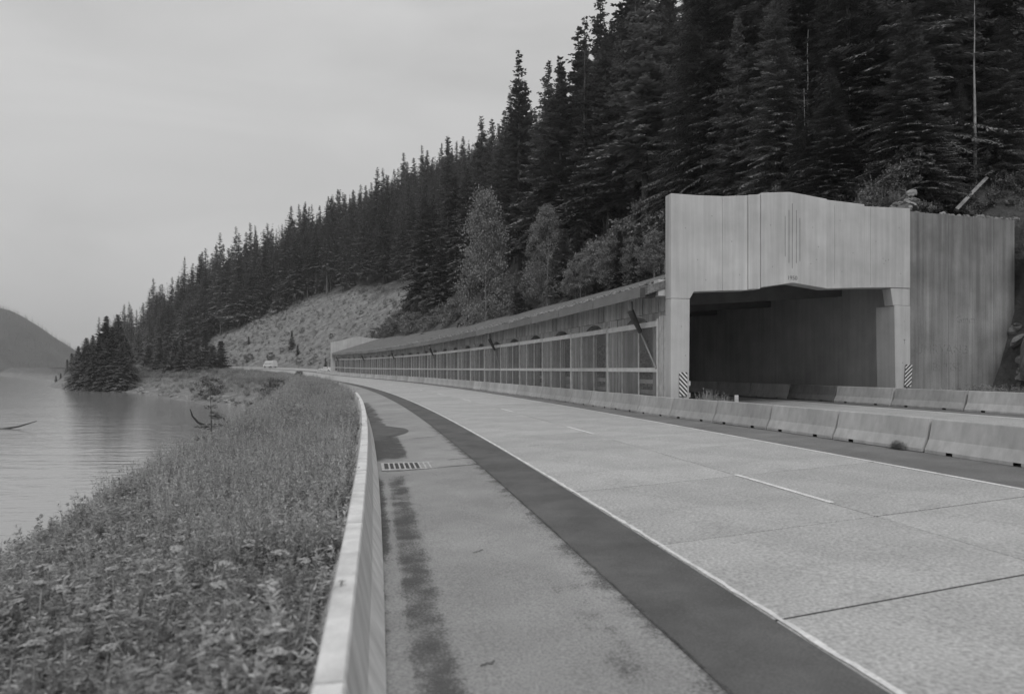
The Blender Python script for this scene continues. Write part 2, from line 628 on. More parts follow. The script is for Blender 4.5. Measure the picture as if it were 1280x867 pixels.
road = obj('road', None, kind='structure')
road.empty_display_size = 1
strip('roadbed', -12, 700, -3.9, 7.6, -.06, M_JOINT, 2.0, road, kind=None)
strip('joint_filler', -12, 206, 0.0, 7.33, -.010, M_JOINT, 1.0, road, kind=None)
strip('shoulder', -12, 700, -3.95, -1.02, -.02, M_SHOULDER, 1.0, road, kind=None)
strip('asphalt_strip', -12, 250, -1.06, 0.0, -.012, M_NEWASPH, .5, road, jag=.0, kind=None)
strip('asphalt_strip', 250, 700, -1.06, 0.0, -.012, M_SHOULDER, 2, road, kind=None)
strip('seam_crack', -12, 60, -1.08, -1.05, -.008, M_DIRT, .2, road, jag=.012, kind=None)
strip('median_shoulder', -12, 700, 7.33, 10.9, -.02, M_RSHOULD, 1.0, road, kind=None)
strip('second_carriageway', -12, 700, 10.9, 18.7, -.012, M_SLAB, 2.0, road, kind=None)
strip('outer_shoulder', -12, 700, 18.7, 22.2, -.02, M_RSHOULD, 2.0, road, kind=None)
strip('edge_line', -12, 700, 18.45, 18.62, -.006, M_PAINT, 2.0, road, kind=None)

# concrete slabs, one by one, skewed joints
js = [6.45]
pat = [2.74, 3.96, 4.27, 3.05]
k = 0
while js[-1] < 204:
    js.append(js[-1] + pat[k % 4])
    k += 1
k = 3
while js[0] > -11:
    js.insert(0, js[0] - pat[k % 4])
    k -= 1
cache = {}
for lane in (0, 1):
    t0 = lane * 3.66 + (.012 if lane else 0.0)
    t1 = lane * 3.66 + 3.66 - (0 if lane else .012)
    for a, b in zip(js[:-1], js[1:]):
        g = .018
        c = .5 * (a + b)
        o3 = W(c, .5 * (t0 + t1))
        V = []
        e = .006
        dzs = random.uniform(-.003, .003)
        tilt = random.uniform(-.002, .002)
        for tz, ins in ((-.1, 0), (-e, 0), (0, e)):
            for (sa, ta) in ((a + g + ins, t0 + ins), (a + g + ins, t1 - ins), (b - g - ins, t1 - ins), (b - g - ins, t0 + ins)):
                q = W(sa + .15 * (ta), ta, tz + dzs + (tilt if sa > c else -tilt)) - o3
                V.append(q)
        F = [(0, 1, 5, 4), (1, 2, 6, 5), (2, 3, 7, 6), (3, 0, 4, 7), (4, 5, 9, 8), (5, 6, 10, 9), (6, 7, 11, 10), (7, 4, 8, 11), (8, 9, 10, 11)]
        obj('slab', mesh('slab', V, F, M_SLAB), road, o3)
strip('far_slabs', js[-1] + .6, 700, 0, 7.32, -.004, M_SLAB, 2.0, road, kind=None)


def dash(name, s0, s1, t0, t1, dz=.006, n=6, jag=0.0):
    V = []
    for i in range(n + 1):
        s = s0 + (s1 - s0) * i / n
        V += [W(s, t0 + random.uniform(-jag, jag), dz), W(s, t1 + random.uniform(-jag, jag), dz)]
    F = [(2 * i, 2 * i + 1, 2 * i + 3, 2 * i + 2) for i in range(n)]
    return obj(name, mesh(name, V, F, M_PAINT), road)


dash('edge_line', -12, 204, .012, .072, .007, 1300, .014)
dash('edge_line', 204, 620, .005, .12, .007, 200, .0)
dash('edge_line', -12, 204, 7.22, 7.32, .007, 432, .008)
dash('edge_line', 204, 620, 7.22, 7.34, .007, 200)
s = 10.75
while s < 190:
    dash('lane_dash', s, s + 3.05, 3.63, 3.73, .007, 3, .004)
    s += 12.1
mgr = bpy.data.materials.new('loose_grit')
mgr.use_nodes = True
t_ = mgr.node_tree
b_ = t_.nodes['Principled BSDF']
b_.inputs['Base Color'].default_value = (.115, .115, .115, 1)
b_.inputs['Roughness'].default_value = 1
b_.inputs['Specular IOR Level'].default_value = .1
at_ = t_.nodes.new('ShaderNodeAttribute')
at_.attribute_name = 'cover'
co_ = t_.nodes.new('ShaderNodeTexCoord')
x1 = t_.nodes.new('ShaderNodeTexNoise')
x1.inputs['Scale'].default_value = 38
x1.inputs['Detail'].default_value = 4
t_.links.new(co_.outputs['Object'], x1.inputs['Vector'])
x2 = t_.nodes.new('ShaderNodeTexNoise')
x2.inputs['Scale'].default_value = 2.6
x2.inputs['Detail'].default_value = 5
t_.links.new(co_.outputs['Object'], x2.inputs['Vector'])
al = _r(_m('ADD', _m('ADD', at_.outputs['Fac'], _m('MULTIPLY', _m('SUBTRACT', x1.outputs[0], .5), 1.1)), _m('MULTIPLY', _m('SUBTRACT', x2.outputs[0], .5), .9)), .34, .70, 0, .8)
t_.links.new(al, b_.inputs['Alpha'])
t_.links.new(_r(x1.outputs[0], .3, .7, .07, .17), b_.inputs['Base Color'])


def grit(prof, s0, s1, ds=.4):
    """thin film of grit; prof: list of (t, cover)"""
    ss = np.arange(s0, s1 + ds / 2, ds)
    V, F, C = [], [], []
    k = len(prof)
    for i, q in enumerate(ss):
        e = min(1.0, i / 3, (len(ss) - 1 - i) / 3)
        for t, c in prof:
            V.append(W(q, t, -.012))
            C.append(c * e)
    for i in range(len(ss) - 1):
        for j_ in range(k - 1):
            F.append((i * k + j_, i * k + j_ + 1, (i + 1) * k + j_ + 1, (i + 1) * k + j_))
    me_ = mesh('gutter_grit', V, F, mgr)
    me_.attributes.new('cover', 'FLOAT', 'POINT').data.foreach_set('value', np.array(C, np.float32))
    return obj('gutter_grit', me_, road)


grit([(-3.5, .35), (-3.42, .15), (-3.34, .2), (-3.26, .5), (-3.1, .58), (-2.98, .5), (-2.86, .18), (-2.7, 0)], -8, 17.2)
grit([(-3.5, .8), (-3.42, .55), (-3.3, .0)], 9, 17.2)
grit([(-3.5, .9), (-3.3, .7), (-2.9, .75), (-2.7, .62), (-2.55, .1), (-2.4, 0)], 18.8, 26.5)
grit([(-3.5, .8), (-3.3, .6), (-3.0, .45), (-2.7, 0)], 29, 52)
def film(p0, p1, wd, cov, n=24):
    V, F, C = [], [], []
    for i in range(n + 1):
        u = i / n
        s_, t_ = p0[0] + (p1[0] - p0[0]) * u, p0[1] + (p1[1] - p0[1]) * u
        s_ += .06 * float(fbm(u * 7, p0[0], 71))
        for j_, c in ((-1, 0), (0, cov), (1, 0)):
            V.append(W(s_ + j_ * wd, t_, -.0125))
            C.append(c)
    for i in range(n):
        for j_ in range(2):
            F.append((i * 3 + j_, i * 3 + j_ + 1, i * 3 + j_ + 4, i * 3 + j_ + 3))
    me_ = mesh('crack_stain', V, F, mgr)
    me_.attributes.new('cover', 'FLOAT', 'POINT').data.foreach_set('value', np.array(C, np.float32))
    obj('crack_stain', me_, road)


film((17.2, -3.3), (17.6, -1.06), .10, .75)
film((18.7, -1.7), (18.9, -1.06), .07, .8)
film((24.6, -2.2), (25.1, -1.06), .10, .75)
film((33, -3.3), (33.4, -1.06), .12, .7)
film((9.6, -2.35), (9.7, -2.2), .05, .9, 6)
film((6.2, -2.75), (6.25, -2.62), .04, .9, 6)
grit([(-1.9, 0), (-1.7, .32), (-1.5, .3), (-1.3, 0)], 3.5, 9)
grit([(-1.5, 0), (-1.3, .25), (-1.15, .42), (-1.08, .5)], -4, 30)

# silt fan washed from under the barrier, low mound with a lobed edge
V, F = [W(27.6, -3.5, .05)], []
nn = 26
for i in range(nn):
    a = -math.pi / 2 + math.pi * i / (nn - 1)
    r = 1.0 + .12 * math.sin(3 * a + 1)
    V.append(W(27.6 + 3.0 * math.sin(a) * r, -3.5 + 1.25 * math.cos(a) * r, -.012))
for i in range(nn):
    a = -math.pi / 2 + math.pi * i / (nn - 1)
    V.append(W(27.6 + 2.6 * math.sin(a), -3.5 + 1.0 * math.cos(a), .05))
for i in range(nn - 1):
    F += [(1 + i, 2 + i, 2 + nn + i, 1 + nn + i), (0, 1 + nn + i, 2 + nn + i)]
obj('silt_fan', mesh('silt_fan', V, F, M_SILT), road)
for s in (31.5, 34.5, 38, 42):
    V, F = [W(s, -3.5, .03)], []
    for i in range(12):
        a = -math.pi / 2 + math.pi * i / 11
        V.append(W(s + random.uniform(1.0, 1.6) * math.sin(a), -3.52 + random.uniform(.5, .8) * math.cos(a), -.012))
    for i in range(11):
        F.append((0, 1 + i, 2 + i))
    obj('silt_fan', mesh('silt_fan', V, F, M_SILT), road)

# drain grate
gr = thing('drain_grate', 'rusty slotted drain grate in the asphalt shoulder beside the near barrier', 'drain grate', W(18.0, -2.55, -.018), hd(18))
mb = MB()
mb.box(-.85, .85, -.62, -.54, -.01, .012).box(-.85, .85, .54, .62, -.01, .012).box(-.85, -.78, -.54, .54, -.01, .012).box(.70, .85, -.54, .54, -.01, .012)
obj('frame', mb.me('frame', mat('grate_iron', .48, .3, 4, .7)), gr)
obj('pit_shade', MB().box(-.78, .70, -.54, .54, -.01, .001).me('pit_shade', M_DARK), gr)  # flat dark plate under the bars; its colour stands for the pit's shade
bar = MB().box(-.02, .02, -.54, .54, 0.001, .010).me('bar', MATS['grate_iron'])
for i in range(11):
    obj('bar', bar, gr, (-.66 + i * .123, 0, 0))


# ------------------------------------------------------------------ concrete barriers
def jersey(Lg, notches=True):
    prof = [(-.305, 0), (-.305, .075), (-.18, .33), (-.085, .79), (-.07, .81), (.07, .81), (.085, .79), (.18, .33), (.305, .075), (.305, 0)]
    cuts = [(-Lg / 2 + .012, 0), (-Lg * .27 - .09, 0), (-Lg * .27 + .09, 0), (Lg * .27 - .09, 0), (Lg * .27 + .09, 0), (Lg / 2 - .012, 0)]
    mb = MB()
    n = len(prof)
    for c in range(5):
        raised = c in (1, 3) and notches
        ya, yb = cuts[c][0], cuts[c + 1][0]
        pr = [(u, max(z, .07) if raised else z) for u, z in prof]
        k = len(mb.V)
        for y in (ya, yb):
            ins = 1.0
            mb.V += [(u * ins, y, z) for u, z in pr]
        for i in range(n - 1):
            mb.F.append((k + i, k + i + 1, k + n + i + 1, k + n + i))
        if raised:
            mb.F.append((k, k + n, k + 2 * n - 1, k + n - 1))
        if c == 0:
            mb.F.append(tuple(k + i for i in range(n)))
        if c == 4:
            mb.F.append(tuple(k + n + i for i in range(n))[::-1])
    return mb


def bt(s):
    return float(np.interp(s, [0, 14, 22, 29, 40, 63, 250], [9.75, 9.68, 9.5, 8.98, 8.82, 8.75, 8.75]))


LB = 3.2
jm = jersey(LB - .03).me('barrier', M_BARR)
k = 0
sb = 8.75
while sb < 212:
    c = sb + LB / 2
    t0, t1 = bt(sb), bt(sb + LB)
    rz = hd(c) - math.atan2(t1 - t0, LB) + random.uniform(-.008, .008)
    near = {1: 'grey concrete barrier segment cut by the right edge of the photo, nearest beside the lanes',
            2: 'second concrete barrier segment from the right edge in the row beside the lanes',
            3: 'third concrete barrier segment from the right edge in the row beside the lanes',
            4: 'fourth concrete barrier segment from the right edge, below the white delineator post',
            5: 'fifth concrete barrier segment from the right edge, before the portal opening',
            6: 'concrete barrier segment at the foot of the left portal pillar'}.get(k)
    obj('jersey_barrier', jm, None, W(c, (t0 + t1) / 2, -.02 + random.uniform(-.01, .01)), rz, category='barrier',
        label=near or 'weathered concrete barrier segment in the long row along the front of the snow shed',
        group='barrier segments in the row beside the lanes')
    sb += LB
    k += 1
LB2 = 3.81
jm2 = jersey(LB2 - .03).me('barrier', M_BARRN)
sb = 4.35 - LB2 * 1
k = 0
while sb < 50:
    c = sb + LB2 / 2
    lab = {0: 'pale concrete barrier segment at the bottom edge of the photo beside the flowers',
           1: 'second pale concrete barrier segment up the left row, with a crack down its face',
           2: 'third pale concrete barrier segment up the left row beside the shoulder',
           3: 'fourth pale concrete barrier segment up the left row, just before the drain grate'}.get(k)
    obj('jersey_barrier', jm2, None, W(c, -3.80, -.02), hd(c), category='barrier',
        label=lab or 'pale concrete barrier segment in the far part of the left row against the grass',
        group='barrier segments along the grassy bank')
    ch = MB().add([(.2, 0, .005), (.316, -.05, .0), (.318, .06, .0), (.309, -.012, .085), (.307, .018, .075), (.262, .0, .13)], [(1, 2, 4, 3), (3, 4, 5), (0, 1, 3, 5), (0, 5, 4, 2), (0, 2, 1)])
    obj('chipped_corner', ch.me('chipped_corner', M_DIRT), bpy.context.scene.collection.objects[-1], (0, LB2 / 2 - .02 + random.uniform(-.03, .03), 0))
    sb += LB2
    k += 1
sb = 12.8
k = 0
jm3 = jersey(LB2).me('barrier', M_BARR)
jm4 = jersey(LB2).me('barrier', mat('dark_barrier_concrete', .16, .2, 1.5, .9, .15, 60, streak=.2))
while sb < 75:
    c = sb + LB2 / 2
    seen = c < 30
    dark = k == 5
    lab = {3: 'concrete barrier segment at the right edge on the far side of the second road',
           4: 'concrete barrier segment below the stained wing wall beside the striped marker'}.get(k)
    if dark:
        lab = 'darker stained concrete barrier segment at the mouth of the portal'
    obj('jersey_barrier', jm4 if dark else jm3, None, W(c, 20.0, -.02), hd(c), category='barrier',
        label=lab or 'concrete barrier segment on the far side of the road inside the portal',
        group='barrier segments on the far side of the second road')
    sb += LB2
    k += 1
for nm, s, t, lab in (('delineator_post', 25.0, 10.15, 'short white delineator post standing behind the concrete barriers'),):
    o = obj(nm, MB().box(-.075, .075, -.02, .02, 0, 1.0).box(-.06, .06, -.026, -.0205, .82, .95).me(nm, M_WOODW), None, W(s, t, -.03), hd(s), label=lab, category='post')


# ------------------------------------------------------------------ snow shed gallery
S1, BAY, NB = 30.9, 6.38, 26
TS = 9.65
shed = thing('snow_shed', 'long concrete snow shed gallery with a timber screen wall and sloping roof', 'snow shed', W(S1, TS), 0)
SHI = Matrix.Translation(-shed.location)


def local(s0, name, mb, m, ds=0.0):
    """part built in a frame at (s0): x = t, y = along, z = up from the road there"""
    x, y = P(s0, 0.0)
    o = obj(name, mb if isinstance(mb, bpy.types.Mesh) else mb.me(name, m), shed, Vector((float(x), float(y), float(rise(s0)))) - shed.location, hd(s0))
    return o


def rise_tilt(o, sa, sb):
    pass


arch = []
x0, x1, zs, zc = 1.75, BAY - .6, 4.25, 4.95
cx = (x0 + x1) / 2
hw = (x1 - x0) / 2
ri = (hw * hw + (zc - zs) ** 2) / (2 * (zc - zs))
a0 = math.asin(hw / ri)
for i in range(13):
    a = -a0 + 2 * a0 * i / 12
    arch.append((cx + ri * math.sin(a), zc - ri + ri * math.cos(a)))
poly = [(0.003, .0), (x0, .0)] + arch + [(x1, .0), (BAY - .003, .0), (BAY - .003, 5.0), (.003, 5.0)]
V = [(10.15, y, z) for y, z in poly] + [(11.1, y, z) for y, z in poly]
n_ = len(poly)
mb = MB()
mb.V = V
mb.F = [tuple(range(n_)), tuple(range(n_, 2 * n_))[::-1]] + [((i + 1) % n_, i, n_ + i, n_ + (i + 1) % n_) for i in range(n_)]
ARC = mb.me('arcade_bay', M_SHEDC)
bm = bmesh.new()
bm.from_mesh(ARC)
bmesh.ops.triangulate(bm, faces=[f for f in bm.faces if len(f.verts) > 4])
bm.to_mesh(ARC)
bm.free()
POST = MB().box(TS - .08, TS + .08, -.07, .07, .1, 4.62).me('post', M_WOODW)
STUD = MB().box(TS - .082, TS - .03, -.04, .04, .1, 4.3).me('stud', M_WOOD)
RAILU = MB().box(TS - .12, TS - .085, -.01, BAY - .015, 4.26, 4.52).me('rail', M_WOODW)
RAILL = MB().box(TS - .115, TS - .085, -.01, BAY - .015, 2.14, 2.34).me('rail', M_WOODW)
SCU = MB().box(TS - .06, TS - .055, .075, BAY - .075, 2.3, 4.3).me('screen', M_SCREEN)
SCL = MB().box(TS - .06, TS - .055, .075, BAY - .075, .35, 2.16).me('screen', M_SCREEN)
GR1 = MB().box(11.2, 11.27, .0, BAY, 1.5, 1.72).me('guard_rail', M_WOODW)
GR2 = MB().box(11.2, 11.27, .0, BAY, .95, 1.17).me('guard_rail', M_WOODW)
EAVE_T, EAVE_Z = 8.75, 6.05
RSL = .32
FAS = MB().box(EAVE_T - .05, EAVE_T, .012, BAY - .012, EAVE_Z - .46, EAVE_Z + .02).me('fascia', M_FASCIA)
UPN = 7
ups = []
for i in range(5):
    d = random.uniform(-.05, .05)
    ups.append(MB().box(10.07 + d, 10.2 + d, .02, BAY / UPN - .02, 5.004, 6.5).me('wall_panel', M_SHEDC))
DSP = MB()
DSP.tube([(EAVE_T + .12, 0, EAVE_Z - .5), (EAVE_T + .15, .02, EAVE_Z - .95)], .13, 6)
DSPD = MB().tube([(EAVE_T + .15, .02, EAVE_Z - .95), (TS - .22, .05, 4.05)], [.17, .10], 6)
DSPT = MB().tube([(TS - .22, .05, 4.05), (TS - .14, -1.55, 2.3)], .04, 5)
m1, m2, m3 = DSP.me('downspout', M_FASCIA), DSPD.me('elbow', M_DARK), DSPT.me('pipe', M_FASCIA)
for b in range(NB):
    s0 = S1 + b * BAY
    local(s0, 'arcade_bay', ARC, None)
    local(s0, 'post', POST, None)
    local(s0, 'rail', RAILU, None)
    local(s0, 'rail', RAILL, None)
    local(s0, 'screen', SCU, None)
    local(s0, 'screen', SCL, None)
    local(s0, 'fascia', FAS, None)
    if b < 22:
        local(s0, 'guard_rail', GR1, None)
        local(s0, 'guard_rail', GR2, None)
        for f in (1 / 3, 2 / 3):
            local(s0 + BAY * f, 'stud', STUD, None)
    for i in range(UPN):
        local(s0 + BAY * i / UPN, 'wall_panel', random.choice(ups), None)
local(S1 + NB * BAY, 'post', POST, None)
for b in range(6):
    s0 = S1 + 1.5 + b * 5 * BAY
    o = local(s0, 'downspout', m1, None)
    if b < 3:
        for nm, q in (('elbow', m2), ('pipe', m3)):
            e = obj(nm, q, o)
    else:
        obj('elbow', m2, o)


def sweep(name, sect, s0, s1, m, ds=BAY / 2, zoff=0.0, parent=shed):
    """closed section of (t, z above road rise) swept along the road"""
    ss = np.linspace(s0, s1, int((s1 - s0) / ds) + 1)
    n = len(sect)
    mb = MB()
    for s in ss:
        for t, z in sect:
            x, y = P(s, t)
            mb.V.append(tuple(Vector((float(x), float(y), float(rise(s)) + z + zoff)) - (parent.location if parent else Vector())))
    for i in range(len(ss) - 1):
        for j in range(n):
            k = (j + 1) % n
            mb.F.append((i * n + j, i * n + k, (i + 1) * n + k, (i + 1) * n + j))
    mb.F.append(tuple(range(n)))
    mb.F.append(tuple((len(ss) - 1) * n + j for j in range(n))[::-1])
    return obj(name, mb.me(name, m), parent)


SE = S1 + NB * BAY
rz_ = lambda t: EAVE_Z + RSL * (t - EAVE_T)
sweep('roof', [(EAVE_T + .004, rz_(EAVE_T) - .4), (EAVE_T + .004, rz_(EAVE_T) - .02), (22.6, rz_(22.6)), (22.6, rz_(22.6) - .5), (10.2, rz_(10.2) - .35)], S1 - .8, SE + .2, M_ROOF)
ceil = sweep('ceiling', [(10.3, 6.42), (10.3, 6.3), (22.0, 7.0), (22.0, 7.3)], S1 - .78, SE, M_INNER)
sweep('back_wall', [(21.9, .2), (21.9, 9.6), (22.5, 9.6), (22.5, .2)], S1 - .9, SE, M_INNER)
rib = MB().box(21.78, 21.897, -.2, .2, .6, 6.8).me('pilaster', M_INNER)
for b in range(4, 10):
    local(S1 + 3.2 + b * BAY, 'pilaster', rib, None)
cbeam = MB()
cbeam.V = [(11.11, -.25, 6.3), (11.11, .25, 6.3), (21.85, .25, 6.95), (21.85, -.25, 6.95), (11.11, -.25, 5.5), (11.11, .25, 5.5), (21.85, .25, 6.25), (21.85, -.25, 6.25)]
cbeam.F = [(0, 1, 2, 3), (7, 6, 5, 4), (0, 4, 5, 1), (1, 5, 6, 2), (2, 6, 7, 3), (3, 7, 4, 0)]
cbm = cbeam.me('roof_beam', mat('shade_dark_concrete', .13, .2, 1, .95))  # beam colour darkened to carry the shade inside the gallery
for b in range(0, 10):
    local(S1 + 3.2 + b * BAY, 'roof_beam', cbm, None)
# timber corner at the portal end
local(29.5 + .62, 'corner_post', MB().box(TS - .02, TS + .2, .0, .18, .2, 4.7), M_WOOD)
local(29.5 + .62, 'corner_post', MB().box(TS - .06, TS + .14, .25, .6, .2, 4.72), M_WOOD)
local(29.5 + .6, 'eave_end', MB().box(EAVE_T - .02, EAVE_T + .5, .3, .78, EAVE_Z - .5, EAVE_Z - .06), mat('dark_timber', .09, .3, 3, .9))
local(29.5 + .6, 'eave_return', MB().box(EAVE_T + .55, TS + .9, .05, .55, EAVE_Z - .44, EAVE_Z + .3), M_PORTAL)
# far end portal wall of the shed
fe = thing('end_wall', 'pale concrete end wall at the far end of the snow shed', 'wall', W(SE, 15), hd(SE))
mb = MB().prism([(-6.4, 0), (-6.4, 8.6), (-4, 9.0), (-1, 9.9), (1.5, 10.3), (5, 9.8), (8, 9.9), (8, -.2), (6, -.2), (6, 5.6), (-5.2, 5.4), (-5.2, 0)], .25, .9)
e = mb.me('end_wall', M_PORTAL)
bm = bmesh.new()
bm.from_mesh(e)
bmesh.ops.triangulate(bm, faces=[f for f in bm.faces if len(f.verts) > 4])
bm.to_mesh(e)
bm.free()
obj('face', e, fe)

# ------------------------------------------------------------------ concrete portal
SP = 29.5
px_, py_ = P(SP, 0.0)
portal = thing('tunnel_portal', 'big pale concrete portal of the snow shed with stepped gable header', 'portal', (float(px_), float(py_), 0), hd(SP))


def pp(name, poly, a, b, m=M_PORTAL, parent=portal, bev=.02):
    mb = MB().prism(poly, a, b)
    e = mb.me(name, m)
    bm = bmesh.new()
    bm.from_mesh(e)
    if bev:
        bmesh.ops.bevel(bm, geom=list(bm.edges), offset=bev, segments=1, affect='EDGES')
    bmesh.ops.triangulate(bm, faces=[f for f in bm.faces if len(f.verts) > 4])
    bm.to_mesh(e)
    bm.free()
    return obj(name, e, parent)


pp('pillar', [(9.6, -.2), (10.47, -.2), (10.52, 5.43), (9.6, 5.43)], .0, .58)
pp('pillar', [(21.33, -.1), (22.15, -.1), (22.15, 5.35), (21.25, 5.35)], .0, 1.25)
pp('pillar', [(21.2, 5.36), (22.15, 5.36), (22.15, 6.2), (21.05, 6.2)], .03, .6)
pp('header_panel', [(9.6, 5.44), (10.52, 5.44), (10.72, 5.76), (12.12, 5.84), (12.12, 10.13), (10.9, 10.1), (9.6, 10.12)], .0, .58)
pp('header_panel', [(12.13, 5.84), (13.41, 5.9), (13.41, 10.24), (12.13, 10.13)], .025, .58)
pp('header_panel', [(13.42, 5.93), (14.02, 5.97), (14.02, 10.3), (13.42, 10.25)], -.035, .58)
pp('header_panel', [(14.03, 6.03), (15.65, 6.28), (17.46, 6.06), (17.46, 10.26), (16.1, 10.42), (15.5, 10.48), (14.03, 10.36)], -.10, .58)
pp('header_panel', [(17.47, 6.06), (19.54, 6.16), (19.54, 10.13), (17.47, 10.24)], -.045, .58)
pp('header_panel', [(19.55, 6.16), (20.96, 6.205), (22.15, 6.205), (22.15, 10.08), (19.55, 10.05)], -.0, .58)
# narrow grooves of the facade ornament (dark strips on the centre panel, slot shade painted as their colour) and the date
slot = mat('slot_shadow', .17, .2, 4, .9)  # recess shade as plain colour for grooves and tie holes; also the lettering
for i, (t, zt, zb) in enumerate(((15.25, 9.35, 7.5), (15.45, 9.65, 7.2), (15.62, 9.95, 6.95), (15.83, 9.65, 7.2), (16.02, 9.3, 7.3))):
    obj('groove', MB().box(t - .012, t + .012, -.106, -.098, zb, zt).me('groove', slot), portal)
for t in (17.9, 19.9):
    obj('form_joint', MB().box(t - .008, t + .008, -.05 if 17.4 < t < 19.5 else -.006, -.04 if 17.4 < t < 19.5 else .01, 6.3, 10.0).me('form_joint', mat('faint_joint', .32, .1, 4, .9)), portal)


hole = MB().tube([(0, -.004, 0), (0, .03, 0)], .022, 6).me('tie_hole', slot)
for t, z in ((10.3, 8.6), (10.9, 7.2), (11.6, 9.2), (12.6, 8.1), (13.0, 6.6), (11.3, 6.3), (10.1, 4.2), (10.3, 2.9), (14.5, 8.9), (14.6, 7.0), (16.7, 8.9), (16.9, 7.4), (17.0, 8.0), (16.6, 7.2), (18.2, 9.3), (18.9, 7.8), (18.3, 6.9), (20.2, 8.4), (20.6, 7.6), (20.75, 7.5), (20.65, 7.35), (20.9, 7.55), (21.5, 9.1), (21.6, 6.9), (21.8, 4.6), (21.7, 2.6)):
    yo = -.10 if 14.03 < t < 17.46 else (-.045 if 17.46 < t < 19.54 else (.025 if 12.13 < t < 13.41 else 0))
    obj('tie_hole', hole, portal, (t, yo, z))


def text(body, size, m, parent, loc, name, rot=(math.pi / 2, 0, 0), ext=.004):
    c = bpy.data.curves.new(name, 'FONT')
    c.body = body
    c.size = size
    c.extrude = ext
    c.align_x = 'CENTER'
    o = bpy.data.objects.new(name, c)
    COL.objects.link(o)
    dg = bpy.context.evaluated_depsgraph_get()
    me = bpy.data.meshes.new_from_object(o.evaluated_get(dg))
    bpy.data.objects.remove(o)
    me.materials.clear()
    me.materials.append(m)
    q = obj(name, me, parent, loc)
    q.rotation_euler = rot
    return q


text('1950', .27, slot, portal, (15.62, -.104, 6.42), 'date_lettering')

# wing wall to the right of the portal
wing = thing('wing_wall', 'dark streaked concrete wing wall to the right of the portal with faint graffiti', 'wall', (float(px_), float(py_), 0), hd(SP))
xs_ = [22.16, 23.1, 24.6, 26.0, 27.3, 28.6]
for i in range(5):
    a, b = xs_[i], xs_[i + 1]
    yo = .24 + (.0 if b < 29.3 else .3)
    zt = 10.0 - .03 * i
    pp('wall_panel', [(a + .004, -.2), (b - .004, -.2), (b - .004, zt - .03), (a + .004, zt)], yo, .62 + (.3 if b > 29.3 else 0), M_WING, wing, .012)
chalk = mat('chalk_scrawl', .31, .5, 9, 1.0)
_t = chalk.node_tree
_nz = _t.nodes.new('ShaderNodeTexNoise')
_nz.inputs['Scale'].default_value = 5.5
_nz.inputs['Detail'].default_value = 5
_tc = _t.nodes.new('ShaderNodeTexCoord')
_t.links.new(_tc.outputs['Object'], _nz.inputs['Vector'])
_mr = _t.nodes.new('ShaderNodeMapRange')
_mr.inputs['From Min'].default_value = .42
_mr.inputs['From Max'].default_value = .62
_mr.inputs['To Max'].default_value = .75
_t.links.new(_nz.outputs[0], _mr.inputs[0])
_t.links.new(_mr.outputs[0], _t.nodes['Principled BSDF'].inputs['Alpha'])
text('JUMRYANB', .66, chalk, wing, (24.1, .2375, 3.05), 'graffiti', ext=.0)
text('BI TISE', .6, chalk, wing, (24.5, .2375, 2.2), 'graffiti', ext=.0)
text('Gmm', .5, chalk, wing, (25.6, .2375, 4.6), 'graffiti', ext=.0)
text('T', .5, chalk, portal, (21.8, -.003, 3.4), 'graffiti', ext=.0)

# striped object markers
for nm, t, z, yo, sgn, lab, lean in (('object_marker', 10.17, 1.62, -.05, 1.0, 'striped black and white object marker at the foot of the left portal pillar', 0),
                                     ('object_marker', 21.97, 1.98, -.06, -1.0, 'striped black and white object marker between the right portal pillar and the wing wall', .07)):
    r = thing(nm, lab, 'object marker', (portal.location + Matrix.Rotation(hd(SP), 3, 'Z') @ Vector((t, yo, z))), hd(SP))
    r.rotation_euler = (0, lean, hd(SP))
    obj('board', MB().box(-.19, .19, -.012, .0, -.53, .53).me('board', stripes('marker_stripes', sgn)), r)
    obj('bracket', MB().box(-.03, .03, .001, .04, -1.25, .45).me('bracket', M_FASCIA), r)


# ------------------------------------------------------------------ plants: mesh makers
def kites(Pb, D, Ln, Wd, Nn, m, name):
    """diamond leaves: base points, directions, lengths, half widths, width axes"""
    Pb, D, Nn = np.asarray(Pb), np.asarray(D), np.asarray(Nn)
    Ln = np.asarray(Ln)[:, None]
    Wd = np.asarray(Wd)[:, None]
    mid = Pb + D * Ln * .45
    V = np.stack([Pb, mid + Nn * Wd, Pb + D * Ln, mid - Nn * Wd], 1).reshape(-1, 3)
    Q = np.arange(len(V)).reshape(-1, 4)
    return fastmesh(name, V, Q, m)


def unit(v):
    return v / np.maximum(np.linalg.norm(v, axis=-1, keepdims=True), 1e-9)


